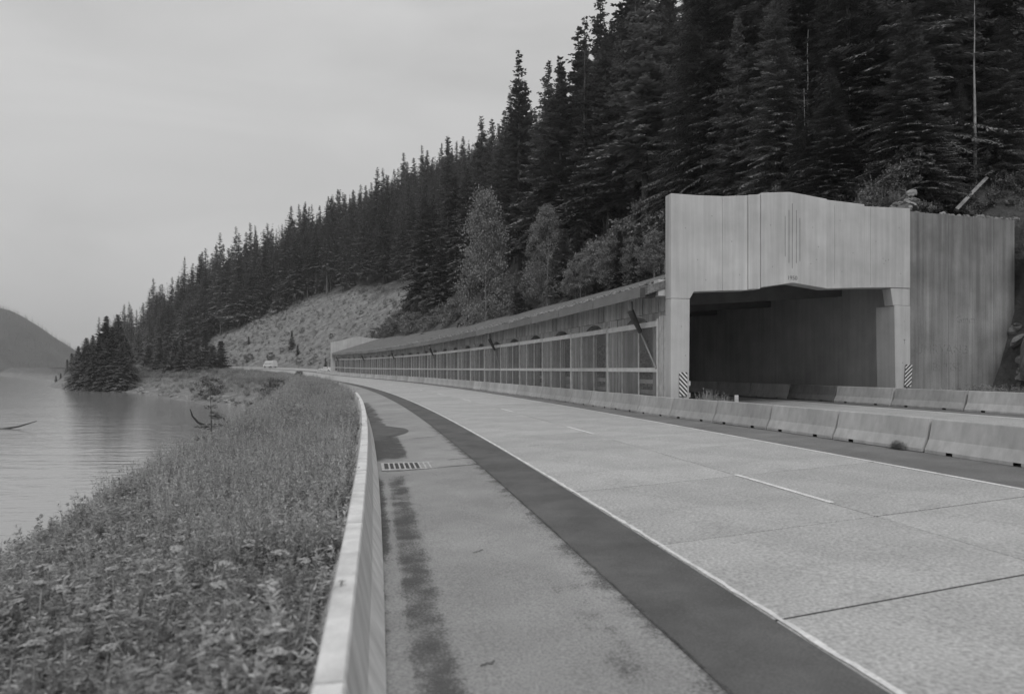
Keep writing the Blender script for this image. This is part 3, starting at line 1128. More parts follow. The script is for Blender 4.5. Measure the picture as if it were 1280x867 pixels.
def conifer(seed, H, base, rmax, whorl, nb, sub, m, droop=.35, ragged=.35, wid=.13, power=.95, cap=1.5, step=.33):
    g = np.random.default_rng(seed)
    Ps, Ds, Ls, Ws, Ns = [], [], [], [], []
    z = base * H
    while z < H * .992:
        u = (z - base * H) / (H - base * H)
        prof = (1 - u) ** power
        if base > .15:
            prof *= min(1.0, .35 + u * 4)
        n = max(3, int(nb * (.55 + .45 * (1 - u)) + g.uniform(-1, 1)))
        for _ in range(n):
            Lb = rmax * prof * g.uniform(1 - ragged, 1 + ragged * .5) + .18
            if g.random() < .07:
                Lb *= .4
            az = g.uniform(0, 2 * math.pi)
            ax = np.array([math.cos(az), math.sin(az), 0])
            sd_ = np.array([-ax[1], ax[0], 0])
            e = (.55 * u + .05) + g.uniform(-.12, .12)
            dr = droop * (1 - .5 * u) * g.uniform(.7, 1.3)
            K = max(2, int(Lb / step))
            rho = (np.arange(K) + g.uniform(0, .6)) / K
            pos = ax[None] * (rho * Lb)[:, None] + np.array([0, 0, 1.0])[None] * (z + g.uniform(-.2, .2) + Lb * (e * rho - dr * rho ** 2 + .22 * np.maximum(rho - .75, 0)))[:, None]
            tang = unit(ax[None] + np.array([0, 0, 1.0])[None] * (e - 2 * dr * rho)[:, None])
            for side in (-1, 1, 0):
                for q in range(sub if side else 1):
                    ang = (.95 if side else 0) + g.uniform(-.3, .3, K)
                    d = tang * np.cos(ang)[:, None] + side * sd_[None] * np.sin(ang)[:, None]
                    d[:, 2] += g.uniform(-.45, .12, K)
                    d = unit(d)
                    ls = (.42 * Lb * (1 - rho) * .75 + .25) * g.uniform(.6, 1.2, K)
                    ls = np.minimum(ls, cap)
                    off = (q / max(sub, 1)) * .6
                    pb = pos + d * (ls * off)[:, None]
                    nn = unit(np.cross(d, np.array([0, 0, 1.0])[None] + g.uniform(-.4, .4, (K, 3))))
                    Ps.append(pb)
                    Ds.append(d)
                    Ls.append(ls * (1 - off * .6))
                    Ws.append(np.minimum(wid * g.uniform(.7, 1.3, K), ls * .35))
                    Ns.append(nn)
        z += whorl * g.uniform(.7, 1.3) * (1 - .45 * u)
    return kites(np.concatenate(Ps), np.concatenate(Ds), np.concatenate(Ls), np.concatenate(Ws), np.concatenate(Ns), m, 'crown')


def trunk(H, r, seed, m, top=.99):
    g = random.Random(seed)
    pts, rad = [], []
    for i in range(7):
        u = i / 6
        pts.append((g.uniform(-.08, .08) * u, g.uniform(-.08, .08) * u, -1.0 + (H * top + 1.0) * u))
        rad.append(max(.02, r * (1 - u) ** .8))
    return MB().tube(pts, rad, 7, False).me('trunk', m, True)


def broadleaf(seed, H, rx, m, nclump=160, nleaf=45, base=.15, ls=.16, narrow=1.0):
    g = np.random.default_rng(seed)
    Ps, Ds, Ls, Ws, Ns = [], [], [], [], []
    for c in range(nclump):
        u = g.uniform(base, 1) ** .9
        rr = rx * math.sin(math.pi * min(1, .12 + .88 * u) ** narrow) ** .55 * g.uniform(.3, 1.0) ** .5 * (1 + .3 * math.sin(c))
        az = g.uniform(0, 2 * math.pi)
        cc = np.array([rr * math.cos(az), rr * math.sin(az), u * H])
        cr = g.uniform(.3, .75) * (.12 * H + .25) * .8
        p = cc + g.normal(0, 1, (nleaf, 3)) * cr * np.array([.6, .6, .35])
        d = unit(g.normal(0, 1, (nleaf, 3)) + np.array([0, 0, -.2]))
        n = unit(np.cross(d, g.normal(0, 1, (nleaf, 3)) * .8 + np.array([0, 0, 1.5])))
        Ps.append(p)
        Ds.append(d)
        Ls.append(ls * g.uniform(.7, 1.4, nleaf))
        Ws.append(ls * .38 * g.uniform(.7, 1.2, nleaf))
        Ns.append(n)
    return kites(np.concatenate(Ps), np.concatenate(Ds), np.concatenate(Ls), np.concatenate(Ws), np.concatenate(Ns), m, 'crown')


def limbs(H, r, seed, m, n=5, sp=.16):
    g = random.Random(seed)
    mb = MB()
    pts = [(0, 0, -.5), (g.uniform(-.15, .15), g.uniform(-.15, .15), H * .3), (g.uniform(-.3, .3), g.uniform(-.3, .3), H * .65), (g.uniform(-.3, .3), g.uniform(-.3, .3), H * .95)]
    mb.tube(pts, [r, r * .75, r * .45, .02], 6, False)
    for i in range(n):
        a = g.uniform(0, 6.28)
        z = H * g.uniform(.25, .7)
        ln = H * sp * g.uniform(.6, 1.1)
        mb.tube([(0, 0, z), (ln * .5 * math.cos(a), ln * .5 * math.sin(a), z + ln * .5), (ln * math.cos(a), ln * math.sin(a), z + ln * .9)], [r * .4, r * .25, .015], 5, False)
    return mb.me('trunk', m, True)


# variants: (crown, trunk, height)
FIR = []
for i, (H, base, rm, wh, nb, sub, dr, rag, wd) in enumerate(((27, .14, 5.2, .78, 9, 2, .40, .5, .25), (24, .24, 4.8, .74, 8, 2, .42, .55, .25), (29, .10, 4.6, .86, 8, 2, .35, .55, .25), (21, .05, 5.0, .66, 9, 2, .38, .45, .25), (25, .32, 4.3, .76, 8, 2, .45, .6, .25))):
    FIR.append((conifer(100 + i, H, base, rm, wh, nb, sub, M_NEEDLE, dr, rag, wd), trunk(H, .34, i, M_BARK), H))
NEARF = []
for i, (H, base, rm, wh, nb) in enumerate(((24, .04, 4.6, .42, 9), (21, .03, 4.2, .40, 9), (27, .05, 4.4, .45, 9))):
    NEARF.append((conifer(200 + i, H, base, rm, wh, nb, 3, M_NEEDLE, .5, .5, .05, .95, .62, .2), trunk(H, .38, 20 + i, M_BARK), H))
YOUNG = []
for i, (H, rm) in enumerate(((6.5, 1.9), (5.2, 1.5), (8.0, 2.1))):
    YOUNG.append((conifer(300 + i, H, .02, rm, .22, 10, 2, M_NEEDLEY, .25, .35, .12), trunk(H, .12, 40 + i, M_BARK), H))
SPRUCE = []
for i, (H, rm) in enumerate(((19, 5.6), (17, 5.0), (21, 5.4))):
    SPRUCE.append((conifer(400 + i, H, .01, rm, .36, 12, 2, M_NEEDLE, .35, .3, .24, .8), trunk(H, .3, 60 + i, M_BARK), H))
SPIRE = (conifer(500, 30, .1, 2.6, .95, 6, 3, M_NEEDLE, .45, .55, .13, .8), trunk(30, .36, 80, M_BARK), 30)
LOW = [conifer(600 + i, 25, .1, 3.2, 1.5, 6, 1, M_NEEDLE, .4, .4, .34) for i in range(3)]
SHRUB = [broadleaf(700 + i, 2.2, 1.3, M_LEAF, 36, 40, .05, .17) for i in range(3)]
ALDER = [(broadleaf(720 + i, H, r, M_LEAFP, nc, 130, .12, .18, .9), limbs(H, .16, 90 + i, M_BARKP), H) for i, (H, r, nc) in enumerate(((13, 2.7, 190), (10, 3.1, 150), (7, 2.4, 110)))]


def plant(var, name, label, cat, loc, sc, rz=None, group=None, wide=1.0):
    cr, tr_, H = var
    r = thing(name, label, cat, loc, random.uniform(0, 6.28) if rz is None else rz, group)
    r.scale = (sc * wide * random.uniform(.88, 1.12), sc * wide * random.uniform(.88, 1.12), sc)
    obj('trunk', tr_, r)
    obj('crown', cr, r)
    return r


def proj(p):
    return 640 + 870 * p[0] / p[1], 461.5 - 870 * (p[2] - EYE) / p[1]


def at(px, Y, dz=0.0):
    """ground point seen in column px at forward distance Y"""
    X = (px - 640) / 870 * Y
    s, t = inv(X, Y)
    return Vector((X, Y, float(terr(s, t)) + dz))


# ------------------------------------------------------------------ forest on the hill
cand = []
sp = 6.2
for s in np.arange(24, 660, sp):
    for t in np.arange(25, 330, sp):
        a = s + rng.uniform(-3.0, 3.0)
        b = t + rng.uniform(-3.0, 3.0)
        if a < 35.5 and b < 36:
            continue
        lim = np.interp(a, [20, 45, 60, 90, 130, 170, 190, 204, 285, 335, 370, 620, 1000], [25, 25, 28, 30, 30, 30, 31, 55, 56, 40, 25, 24, 24])
        if b < lim + 4 * float(fbm(a * .07, 1.7, 77)):
            continue
        if a > 400 and rng.random() < .35:
            continue
        if a > 700 and rng.random() < .4:
            continue
        p = Wt(a, b, -.2)
        if p.y < 22:
            continue
        x, y = proj(p)
        if x > 1460 or x < -80:
            continue
        cand.append((p, a, b, x, y))
cand.sort(key=lambda c: c[0].y)
G_F = 'dark conifers covering the steep hillside'
far_pts = []
# how much of each tree the camera sees past the nearer ones (coarse silhouette grid)
grid = np.zeros((220, 330), bool)
grid[116:, :] = False
score = []
info = []
for p, a, b, x, y in cand:
    sc = float(np.clip(rng.normal(1.08, .24), .5, 1.5))
    if b < 34 and a < 60:
        sc *= .8
    H = 25 * sc
    k_ = 870 / p.y
    ylo, yhi = y, y - H * k_
    vis = 0
    for q in range(6):
        f = (q + .5) / 6
        yy = int((ylo + (yhi - ylo) * f) / 4)
        hwid = max(1, int(3.2 * sc * (1 - f) * k_ / 4))
        xx0, xx1 = int(x / 4) - hwid, int(x / 4) + hwid + 1
        dy = max(1, int(abs(ylo - yhi) / 24))
        r0, r1, c0, c1 = max(0, yy - dy // 2), min(217, yy + dy // 2 + 1), max(0, xx0), min(320, xx1)
        if r1 > r0 and c1 > c0:
            blk = grid[r0:r1, c0:c1]
            vis += int((~blk).sum())
            blk[:] = True
    score.append(vis)
    info.append(sc)
order = np.argsort(-np.array(score))
chosen = set(int(i) for i in order[:285])
for i, (p, a, b, x, y) in enumerate(cand):
    d, sc = p.y, info[i]
    if i in chosen:
        var = NEARF[rng.integers(3)] if (x > 860 and d < 80) else FIR[rng.integers(5)]
        ytop = y - 25 * sc * 870 / d
        if x > 840:
            lab, gn = 'tall dark conifer in the dense stand on the slope above the concrete portal', 'dark conifers above the portal'
        elif a > 205:
            lab, gn = 'dark conifer in the far forest above the bare cut slope', 'dark conifers above the bare cut slope'
        else:
            lab, gn = 'dark conifer in the forest on the hillside above the snow shed roof', 'dark conifers above the shed roof'
        plant(var, 'conifer', lab, 'tree', p, sc, None, gn, 1.12)
    else:
        far_pts.append((p, sc, d))


def scatter(name, pts, variants, kind='stuff'):
    """ONE object: points instanced by geometry nodes. pts: (pos, rot(3), scale, variant)"""
    me = bpy.data.meshes.new(name)
    me.vertices.add(len(pts))
    me.vertices.foreach_set('co', np.array([p[0] for p in pts], np.float32).ravel())
    a = me.attributes.new('rot', 'FLOAT_VECTOR', 'POINT')
    a.data.foreach_set('vector', np.array([p[1] for p in pts], np.float32).ravel())
    a = me.attributes.new('scl', 'FLOAT', 'POINT')
    a.data.foreach_set('value', np.array([p[2] for p in pts], np.float32))
    a = me.attributes.new('var', 'INT', 'POINT')
    a.data.foreach_set('value', np.array([p[3] for p in pts], np.int32))
    o = obj(name, me, kind=kind)
    g = bpy.data.node_groups.new(name, 'GeometryNodeTree')
    g.interface.new_socket('Geometry', in_out='INPUT', socket_type='NodeSocketGeometry')
    g.interface.new_socket('Geometry', in_out='OUTPUT', socket_type='NodeSocketGeometry')
    n = g.nodes.new
    l = g.links.new
    gi, go, jn = n('NodeGroupInput'), n('NodeGroupOutput'), n('GeometryNodeJoinGeometry')

    def attr(nm, ty):
        x = n('GeometryNodeInputNamedAttribute')
        x.data_type = ty
        x.inputs['Name'].default_value = nm
        return x.outputs['Attribute']
    ro, sc_, va = attr('rot', 'FLOAT_VECTOR'), attr('scl', 'FLOAT'), attr('var', 'INT')
    for i, src in enumerate(variants):
        oi = n('GeometryNodeObjectInfo')
        oi.inputs['Object'].default_value = src
        oi.inputs['As Instance'].default_value = True
        cp = n('FunctionNodeCompare')
        cp.data_type = 'INT'
        cp.operation = 'EQUAL'
        cp.inputs[3].default_value = i
        l(va, cp.inputs[2])
        ip = n('GeometryNodeInstanceOnPoints')
        l(gi.outputs[0], ip.inputs['Points'])
        l(cp.outputs[0], ip.inputs['Selection'])
        l(oi.outputs['Geometry'], ip.inputs['Instance'])
        l(ro, ip.inputs['Rotation'])
        l(sc_, ip.inputs['Scale'])
        l(ip.outputs[0], jn.inputs[0])
    l(jn.outputs[0], go.inputs[0])
    md = o.modifiers.new('scatter', 'NODES')
    md.node_group = g
    return o


def source(me):
    return bpy.data.objects.new('source_' + me.name, me)      # kept out of the scene; only its mesh is read


fv = [source(f[0]) for f in FIR] + [source(m_) for m_ in LOW]
scatter('forest', [(p, (0, 0, rng.uniform(0, 6.28)), sc, int(rng.integers(5)) if d < 420 else 5 + int(rng.integers(3))) for p, sc, d in far_pts], fv)
ff = []
for i in range(5200):
    x, y = rng.uniform(-1700, -800), rng.uniform(1340, 1680)
    z = float(farz(np.array(x), np.array(y)))
    if z > LAKE + 1:
        ff.append(((x, y, z - 1), (0, 0, rng.uniform(0, 6.28)), rng.uniform(.3, .62), int(rng.integers(3))))
scatter('far_forest', ff, fv[5:])

# notable trees
def fit(px, Y, ytop, H):
    """scale for a plant of height H whose top shows in photo row ytop"""
    return (EYE + (461.5 - ytop) * Y / 870 - at(px, Y).z) / H


plant(SPIRE, 'conifer', 'tall sparse spire-topped conifer standing out against the sky above the others', 'tree', at(731, 98), fit(731, 98, 18, 30))
plant(FIR[2], 'conifer', 'tall conifer with a narrow top just right of the sparse spire tree', 'tree', at(772, 104), fit(772, 104, 42, 29))
plant(FIR[0], 'conifer', 'tall conifer whose tip touches the top edge of the photo above the roof', 'tree', at(826, 92), fit(826, 92, 4, 27))
plant(ALDER[0], 'alder_tree', 'pale narrow broadleaf tree rising among the dark conifers above the shed roof', 'tree', at(607, 118), fit(607, 118, 243, 13), None, None, .62)
plant(ALDER[1], 'alder_tree', 'pale spreading broadleaf tree with a white stem above the middle of the shed roof', 'tree', at(684, 92), fit(684, 92, 262, 10), None, None, .62)
PALE = (conifer(510, 21, .05, 4.4, .4, 9, 3, M_LEAFP, .3, .45, .09), trunk(21, .3, 81, M_BARKP), 21)
plant(PALE, 'pale_tree', 'tall pale lacy tree in front of the dark conifers above the portal left half', 'tree', at(922, 60), fit(922, 60, 22, 21))
plant(ALDER[2], 'alder_tree', 'pale leafy young tree above the right end of the wing wall', 'tree', at(1258, 44), .55)
for px, Y, sc in ((640, 88, .8), (655, 80, .7), (712, 80, .75), (595, 105, .85), (570, 118, .8), (548, 128, .8), (620, 98, .8), (632, 104, 1.2), (648, 98, 1.3), (664, 92, 1.1), (575, 128, 1.3), (586, 124, 1.1), (545, 142, 1.2), (528, 152, 1.2), (704, 90, 1.1), (722, 86, 1.0), (585, 112, .7), (528, 140, .85), (510, 150, .8), (496, 162, .8), (560, 124, .7), (668, 78, .6), (745, 76, .7), (798, 66, .7), (775, 70, .6), (812, 62, .6)):
    plant(YOUNG[rng.integers(3)], 'young_conifer', 'young conifer in the thicket along the back edge of the shed roof', 'tree', at(px, Y), sc * 1.2, None, 'young conifers behind the shed roof')
for px, Y, sc in ((498, 172, 1.0), (520, 152, 1.0), (535, 146, .9), (553, 134, 1.0), (566, 126, .9), (580, 119, 1.0), (596, 110, .8), (640, 97, .9), (656, 93, .8), (672, 89, .9), (708, 83, .8), (726, 80, .75), (746, 76, .8), (768, 72, .7), (800, 66, .6), (818, 63, .6), (494, 176, .8), (503, 168, .9), (512, 160, .7), (528, 150, .9), (560, 128, .8), (588, 114, .8), (612, 104, .6), (662, 92, .75), (720, 82, .6), (758, 76, .6), (786, 70, .6), (518, 150, .8), (540, 140, .85), (575, 122, .7), (600, 108, .7), (650, 96, .7), (630, 100, .7), (700, 86, .7), (735, 82, .6)):
    plant(ALDER[2], 'broadleaf_sapling', 'pale leafy sapling in the thicket along the back edge of the shed roof', 'tree', at(px, Y), sc, None, 'leafy saplings behind the shed roof')
for i in range(100):
    px, Y = rng.uniform(482, 850), 0
    Y = float(np.interp(px, [490, 600, 700, 850], [178, 112, 84, 56])) + rng.uniform(-6, 22)
    o = obj('shrub', SHRUB[rng.integers(3)], None, at(px, Y, -.2), rng.uniform(0, 6), label='leafy grey shrub on the slope just above the snow shed roof', category='shrub', group='shrubs above the shed roof')
    o.scale = (rng.uniform(.9, 2.2),) * 3
for i in range(34):
    s_, t_s = rng.uniform(33.4, 42), rng.uniform(23.4, 33)
    plant(NEARF[rng.integers(3)], 'conifer', 'short dark conifer with low boughs just behind the portal and wing wall top', 'tree', Wt(s_, t_s, -.3), rng.uniform(.16, .42), None, 'short conifers behind the wall top', 1.5)
for i in range(5):
    s_, t_s = rng.uniform(33, 60), rng.uniform(28, 44)
    o = obj('dead_snag', trunk(rng.uniform(7, 13), .12, 70 + i, M_BARKP), None, Wt(s_, t_s), rng.uniform(0, 6), label='bare grey dead trunk standing among the dark conifers above the portal', category='dead tree', group='dead trunks above the portal')
for i in range(62):
    px = rng.uniform(840, 1285)
    s_ = rng.uniform(31.9, 37)
    t_s = rng.uniform(22.8, 33)
    o = obj('shrub', SHRUB[rng.integers(3)], None, Wt(s_, t_s, -.2), rng.uniform(0, 6), label='dark leafy shrub on the slope behind the top of the portal', category='shrub', group='shrubs behind the portal top')
    o.scale = (rng.uniform(.4, .95),) * 3
# bare slope brush
for i in range(50):
    o = obj('shrub', SHRUB[rng.integers(3)], None, Wt(rng.uniform(172, 207), rng.uniform(22.8, 40), -.2), rng.uniform(0, 6), label='leafy bush where the bare cut slope meets the far end of the shed roof', category='shrub', group='bushes above the far end of the shed')
    o.scale = (rng.uniform(1.2, 2.4),) * 3
for i in range(46):
    s_, t_s = rng.uniform(206, 330), rng.uniform(22.5, 56)
    o = obj('shrub', SHRUB[rng.integers(3)], None, Wt(s_, t_s, -.2), rng.uniform(0, 6), label='small scrubby bush on the bare cut slope beyond the shed', category='shrub', group='bushes on the bare cut slope')
    o.scale = (rng.uniform(.5, 1.1) * (1.4 if t_s > 50 or t_s < 26 else .8),) * 3
for px, Y, sc in ((372, 262, .7), (365, 270, .8), (311, 290, .6), (414, 225, .55), (420, 221, .6), (428, 222, .5), (407, 228, .5)):
    plant(YOUNG[rng.integers(3)], 'young_conifer', 'small lone conifer at the foot of the bare cut slope', 'tree', at(px, Y), sc, None, 'small conifers at the foot of the cut slope')
for i in range(11):
    o = obj('shrub', SHRUB[rng.integers(3)], None, Wt(rng.uniform(26.5, 28.8), rng.uniform(28.9, 33), -.2), rng.uniform(0, 6), label='dark leafy bush on the rock slope at the end of the wing wall', category='shrub', group='bushes at the end of the wing wall')
    o.scale = (rng.uniform(.35, .8),) * 3
# shore trees
for i, (px, Y, sc) in enumerate(((108, 236, .9), (124, 226, 1.05), (140, 222, 1.0), (152, 220, .8), (116, 246, 1.0), (133, 240, 1.1), (98, 250, .75), (158, 228, .95), (147, 240, 1.1))):
    plant(SPRUCE[i % 3], 'spruce_tree', 'full dark spruce in the clump standing at the water edge of the point', 'tree', at(px, Y, -.2), sc, None, 'spruces on the point by the water', 1.15)
for i, (px, Y, sc) in enumerate(((276, 226, 1.0), (266, 224, 1.05), (257, 228, 1.1), (246, 229, .95), (238, 232, 1.1), (228, 233, .9), (220, 238, 1.05), (208, 240, .9), (200, 246, .95), (186, 256, .9), (190, 250, .6))):
    plant(YOUNG[i % 3], 'young_conifer', 'dense young conifer in the row along the embankment above the rocky shore', 'tree', at(px, Y, -.2), sc * 1.5, None, 'young conifers along the embankment', 1.3)
for i, (px, Y, sc) in enumerate(((70, 420, .7), (76, 400, .9), (84, 390, 1.3), (90, 370, 1.8))):
    plant(YOUNG[i % 3], 'young_conifer', 'small dark conifer on the low shore left of the big spruce clump', 'tree', at(px, Y, -.2), sc, None, 'small conifers left of the spruce clump')
sap = plant((conifer(901, 8.0, .1, 2.5, 1.15, 4, 2, M_NEEDLEY, .22, .5, .22), trunk(8.0, .11, 5, M_BARK), 8.0), 'conifer_sapling', 'thin open conifer sapling at the edge of the bank against the water', 'tree', at(264, 24, .1), .33)
for px, Y, sc, lab in ((262, 150, 2.3, 'round dark bush on the rocky shore below the young conifers'), (345, 112, 1.5, 'leafy bush on the grassy bank slope above the water'), (338, 115, 1.2, 'smaller leafy bush beside the bush on the grassy bank slope'), (374, 128, 1.0, 'dark bush on the crest of the bank below the passing car'), (366, 126, .6, 'low bush left of the dark bush on the crest of the bank')):
    o = obj('shrub', SHRUB[rng.integers(3)], None, at(px, Y, -.3), 1.0, label=lab, category='shrub')
    o.scale = (sc,) * 3

# ------------------------------------------------------------------ ground cover
def blades(seed, n, h, spread, m, wd=.008, bend=.35, head=None):
    g = np.random.default_rng(seed)
    V, Q = [], []
    for i in range(n):
        x, y = g.normal(0, spread, 2)
        a = g.uniform(0, 6.28)
        hh = h * g.uniform(.5, 1.1)
        b = bend * hh * g.uniform(.2, 1.2)
        w_ = wd * g.uniform(.7, 1.3)
        dx, dy = math.cos(a), math.sin(a)
        nx, ny = -dy * w_, dx * w_
        k = len(V)
        for u, f in ((0, 1), (.5, .8), (.85, .5), (1, .08)):
            cx_, cy_, cz_ = x + dx * b * u * u, y + dy * b * u * u, hh * (u - .12 * u * u)
            V += [(cx_ - nx * f, cy_ - ny * f, cz_), (cx_ + nx * f, cy_ + ny * f, cz_)]
        Q += [(k, k + 1, k + 3, k + 2), (k + 2, k + 3, k + 5, k + 4), (k + 4, k + 5, k + 7, k + 6)]
    return fastmesh('blades', V, Q, m)


def herb(seed, n, h, spread, m, leaf=.05, per=14, up=.5):
    """stems with many small leaves"""
    g = np.random.default_rng(seed)
    Ps, Ds, Ls, Ws, Ns = [], [], [], [], []
    for i in range(n):
        x, y = g.normal(0, spread, 2)
        hh = h * g.uniform(.55, 1.1)
        lean = g.normal(0, .15, 2) * hh
        u = np.sort(g.uniform(.1, 1, per))
        p = np.stack([x + lean[0] * u, y + lean[1] * u, hh * u], 1)
        a = g.uniform(0, 6.28, per)
        el = g.uniform(-.2, 1.0, per) * up
        d = unit(np.stack([np.cos(a), np.sin(a), el], 1))
        n_ = unit(np.cross(d, np.array([0, 0, 1.0])[None] + g.uniform(-.5, .5, (per, 3))))
        Ps.append(p)
        Ds.append(d)
        Ls.append(leaf * g.uniform(.7, 1.5, per) * (1.25 - .6 * u))
        Ws.append(leaf * .13 * g.uniform(.7, 1.3, per))
        Ns.append(n_)
        Ps.append(np.array([[x, y, 0]]))
        Ds.append(unit(np.array([[lean[0], lean[1], hh]])))
        Ls.append(np.array([hh]))
        Ws.append(np.array([.006]))
        Ns.append(np.array([[1.0, 0, 0]]))
    return kites(np.concatenate(Ps), np.concatenate(Ds), np.concatenate(Ls), np.concatenate(Ws), np.concatenate(Ns), m, 'herb')


cover = [source(herb(1, 18, .55, .16, M_HERB, .055, 70)), source(herb(2, 13, .62, .15, M_HERB, .085, 46, .7)), source(blades(3, 46, .6, .14, M_GRASS)),
         source(herb(4, 10, .85, .12, M_SEED, .045, 60, 1.6)), source(herb(5, 16, .45, .2, M_HERB, .045, 70)), source(blades(6, 14, .95, .12, M_GRASS, .006, .2))]
pts = []


def gp(s, t, sc, v):
    p = Wt(s, t, -.03)
    pts.append((p, (rng.uniform(-.12, .12), rng.uniform(-.12, .12), rng.uniform(0, 6.28)), sc, v))


def band(s0, s1, dens, scl, tmin, tmax=-4.2):
    n = int((s1 - s0) * (tmax - tmin) * dens)
    for _ in range(n):
        s, t = rng.uniform(s0, s1), rng.uniform(tmin, tmax)
        if terr(s, t) < LAKE + .3:
            continue
        patch = float(fbm(s * .35, t * .5, 91))
        pale = float(fbm(s * .18, t * .35, 95)) > .16 or (10 < s < 17 and t > -6.2 and patch > -.25)
        edge = float(crest(s)) + 1.2
        r = rng.random()
        if pale:
            v = 3 if r < .45 else (2 if r < .6 else 1)
        else:
            v = 0 if r < .38 else 1 if r < .70 else 4 if r < .88 else 2 if r < .97 else 5
        q = scl * rng.uniform(.65, 1.2)
        if s > 110 and terr(s, t) < LAKE + 4.2 and rng.random() < .82:
            continue
        if t > -4.5:
            q *= 1.12
        gp(s, t, q, v)


band(.5, 9, 42, .95, -8.8)
band(9, 20, 26, 1.0, -10)
band(20, 45, 12, 1.15, -12.5)
band(45, 100, 5, 1.4, -15.5)
band(100, 200, 2.2, 1.7, -26)
band(200, 330, .9, 1.9, -34)
scatter('ground_cover', pts, cover)
# brush at the foot of the wing wall and behind the barrier
pts = []
for _ in range(90):
    s, t = rng.uniform(27.0, 28.9), rng.uniform(22.3, 27)
    p = W(s, t, -.1)
    pts.append((p, (0, 0, rng.uniform(0, 6)), rng.uniform(.5, 1.7), int(rng.choice([0, 1, 2, 4]))))
for _ in range(46):
    u = rng.uniform(0, 1)
    p = W(28.9 - 2.2 * u, 10.65 + .25 * u + rng.uniform(-.15, .15), -.02)
    pts.append((p, (0, 0, rng.uniform(0, 6)), rng.uniform(.75, 1.5) * (1 - .4 * u), int(rng.choice([3, 3, 2]))))
for _ in range(14):
    p = W(15.9 + rng.normal(0, .12), 9.3 + rng.uniform(0, .12), -.02)
    pts.append((p, (0, 0, rng.uniform(0, 6)), rng.uniform(.25, .45), 0))
for _ in range(3000):
    s, t = rng.uniform(203, 360), rng.uniform(22, 57)
    pts.append((Wt(s, t, -.1), (0, 0, rng.uniform(0, 6)), rng.uniform(.6, 2.2), int(rng.choice([0, 1, 4, 2]))))
for _ in range(1700):
    s, t = rng.uniform(30.4, 130), rng.uniform(22.8, 44)
    pts.append((Wt(s, t, -.1), (0, 0, rng.uniform(0, 6)), rng.uniform(.8, 2.0), int(rng.choice([0, 1, 2, 4, 3]))))
scatter('weeds', pts, cover)

# yarrow: white flower heads standing above the foliage
def yarrow(seed):
    g = random.Random(seed)
    mb = MB().tube([(0, 0, 0), (g.uniform(-.03, .03), g.uniform(-.03, .03), .35), (g.uniform(-.06, .06), g.uniform(-.06, .06), .66)], [.006, .005, .004], 5, False)
    tip = Vector(mb.V[-3])
    hb = MB()
    heads = []
    for i in range(30):
        a = g.uniform(0, 6.28)
        r = .058 * math.sqrt(g.random())
        c = tip + Vector((r * math.cos(a), r * math.sin(a), .055 - r * .35 + g.uniform(-.006, .006)))
        mb.tube([tip, c], [.002, .0015], 3, False)
        k = len(hb.V)
        q = .015
        hb.V += [tuple(c + Vector((0, 0, .008)))] + [tuple(c + Vector((q * math.cos(j * 1.047), q * math.sin(j * 1.047), 0))) for j in range(6)]
        hb.F += [(k, k + 1 + j, k + 1 + (j + 1) % 6) for j in range(6)]
    return mb.me('stem', M_HERB), hb.me('flower_head', M_FLOWER)


YAR = [yarrow(i) for i in range(4)]
ypx = [(95, 650), (160, 655), (178, 652), (240, 650), (264, 658), (225, 665), (170, 682), (120, 695), (25, 715), (40, 712), (65, 714), (190, 720), (205, 722), (268, 697), (300, 675), (310, 680), (118, 790), (285, 805), (305, 852), (80, 780), (150, 690), (55, 690), (350, 655), (330, 640), (210, 690), (250, 720), (140, 760), (30, 790), (375, 790), (395, 690), (180, 640), (130, 668), (290, 640), (340, 700)]
for i, (x, y) in enumerate(ypx):
    # stem top at about the cover height: intersect the ray with that height
    Y = 870 * (EYE - .52) / max(y - 461.5, 30)
    X = (x - 640) / 870 * Y
    s, t = inv(X, Y)
    t = min(t, -4.3)
    st, hdm = YAR[i % 4]
    r = thing('yarrow_plant', 'white-topped flowering stem rising above the herbs in the near foreground', 'flower', Wt(s, t, -.02), rng.uniform(0, 6), 'white flowers in the foreground bank')
    k_ = rng.uniform(.85, 1.15)
    r.scale = (k_, k_, k_)
    r.rotation_euler = (rng.uniform(-.22, .22), rng.uniform(-.22, .22), rng.uniform(0, 6))
    obj('stem', st, r)
    obj('flower_head', hdm, r)

# ------------------------------------------------------------------ rocks
def rock(seed, fl=.6):
    g = np.random.default_rng(seed)
    bm = bmesh.new()
    bmesh.ops.create_icosphere(bm, subdivisions=3, radius=1)
    pl = unit(g.normal(0, 1, (14, 3)))
    of = g.uniform(.55, .9, 14)
    for v in bm.verts:
        c = np.array(v.co)
        for n_, o_ in zip(pl, of):
            d = c @ n_ - o_
            if d > 0:
                c = c - n_ * d
        c = c * (1 + .05 * g.normal())
        v.co = c * np.array([1.2, .9, fl])
    e = bpy.data.meshes.new('rock')
    bm.to_mesh(e)
    bm.free()
    e.materials.append(M_ROCK)
    return e


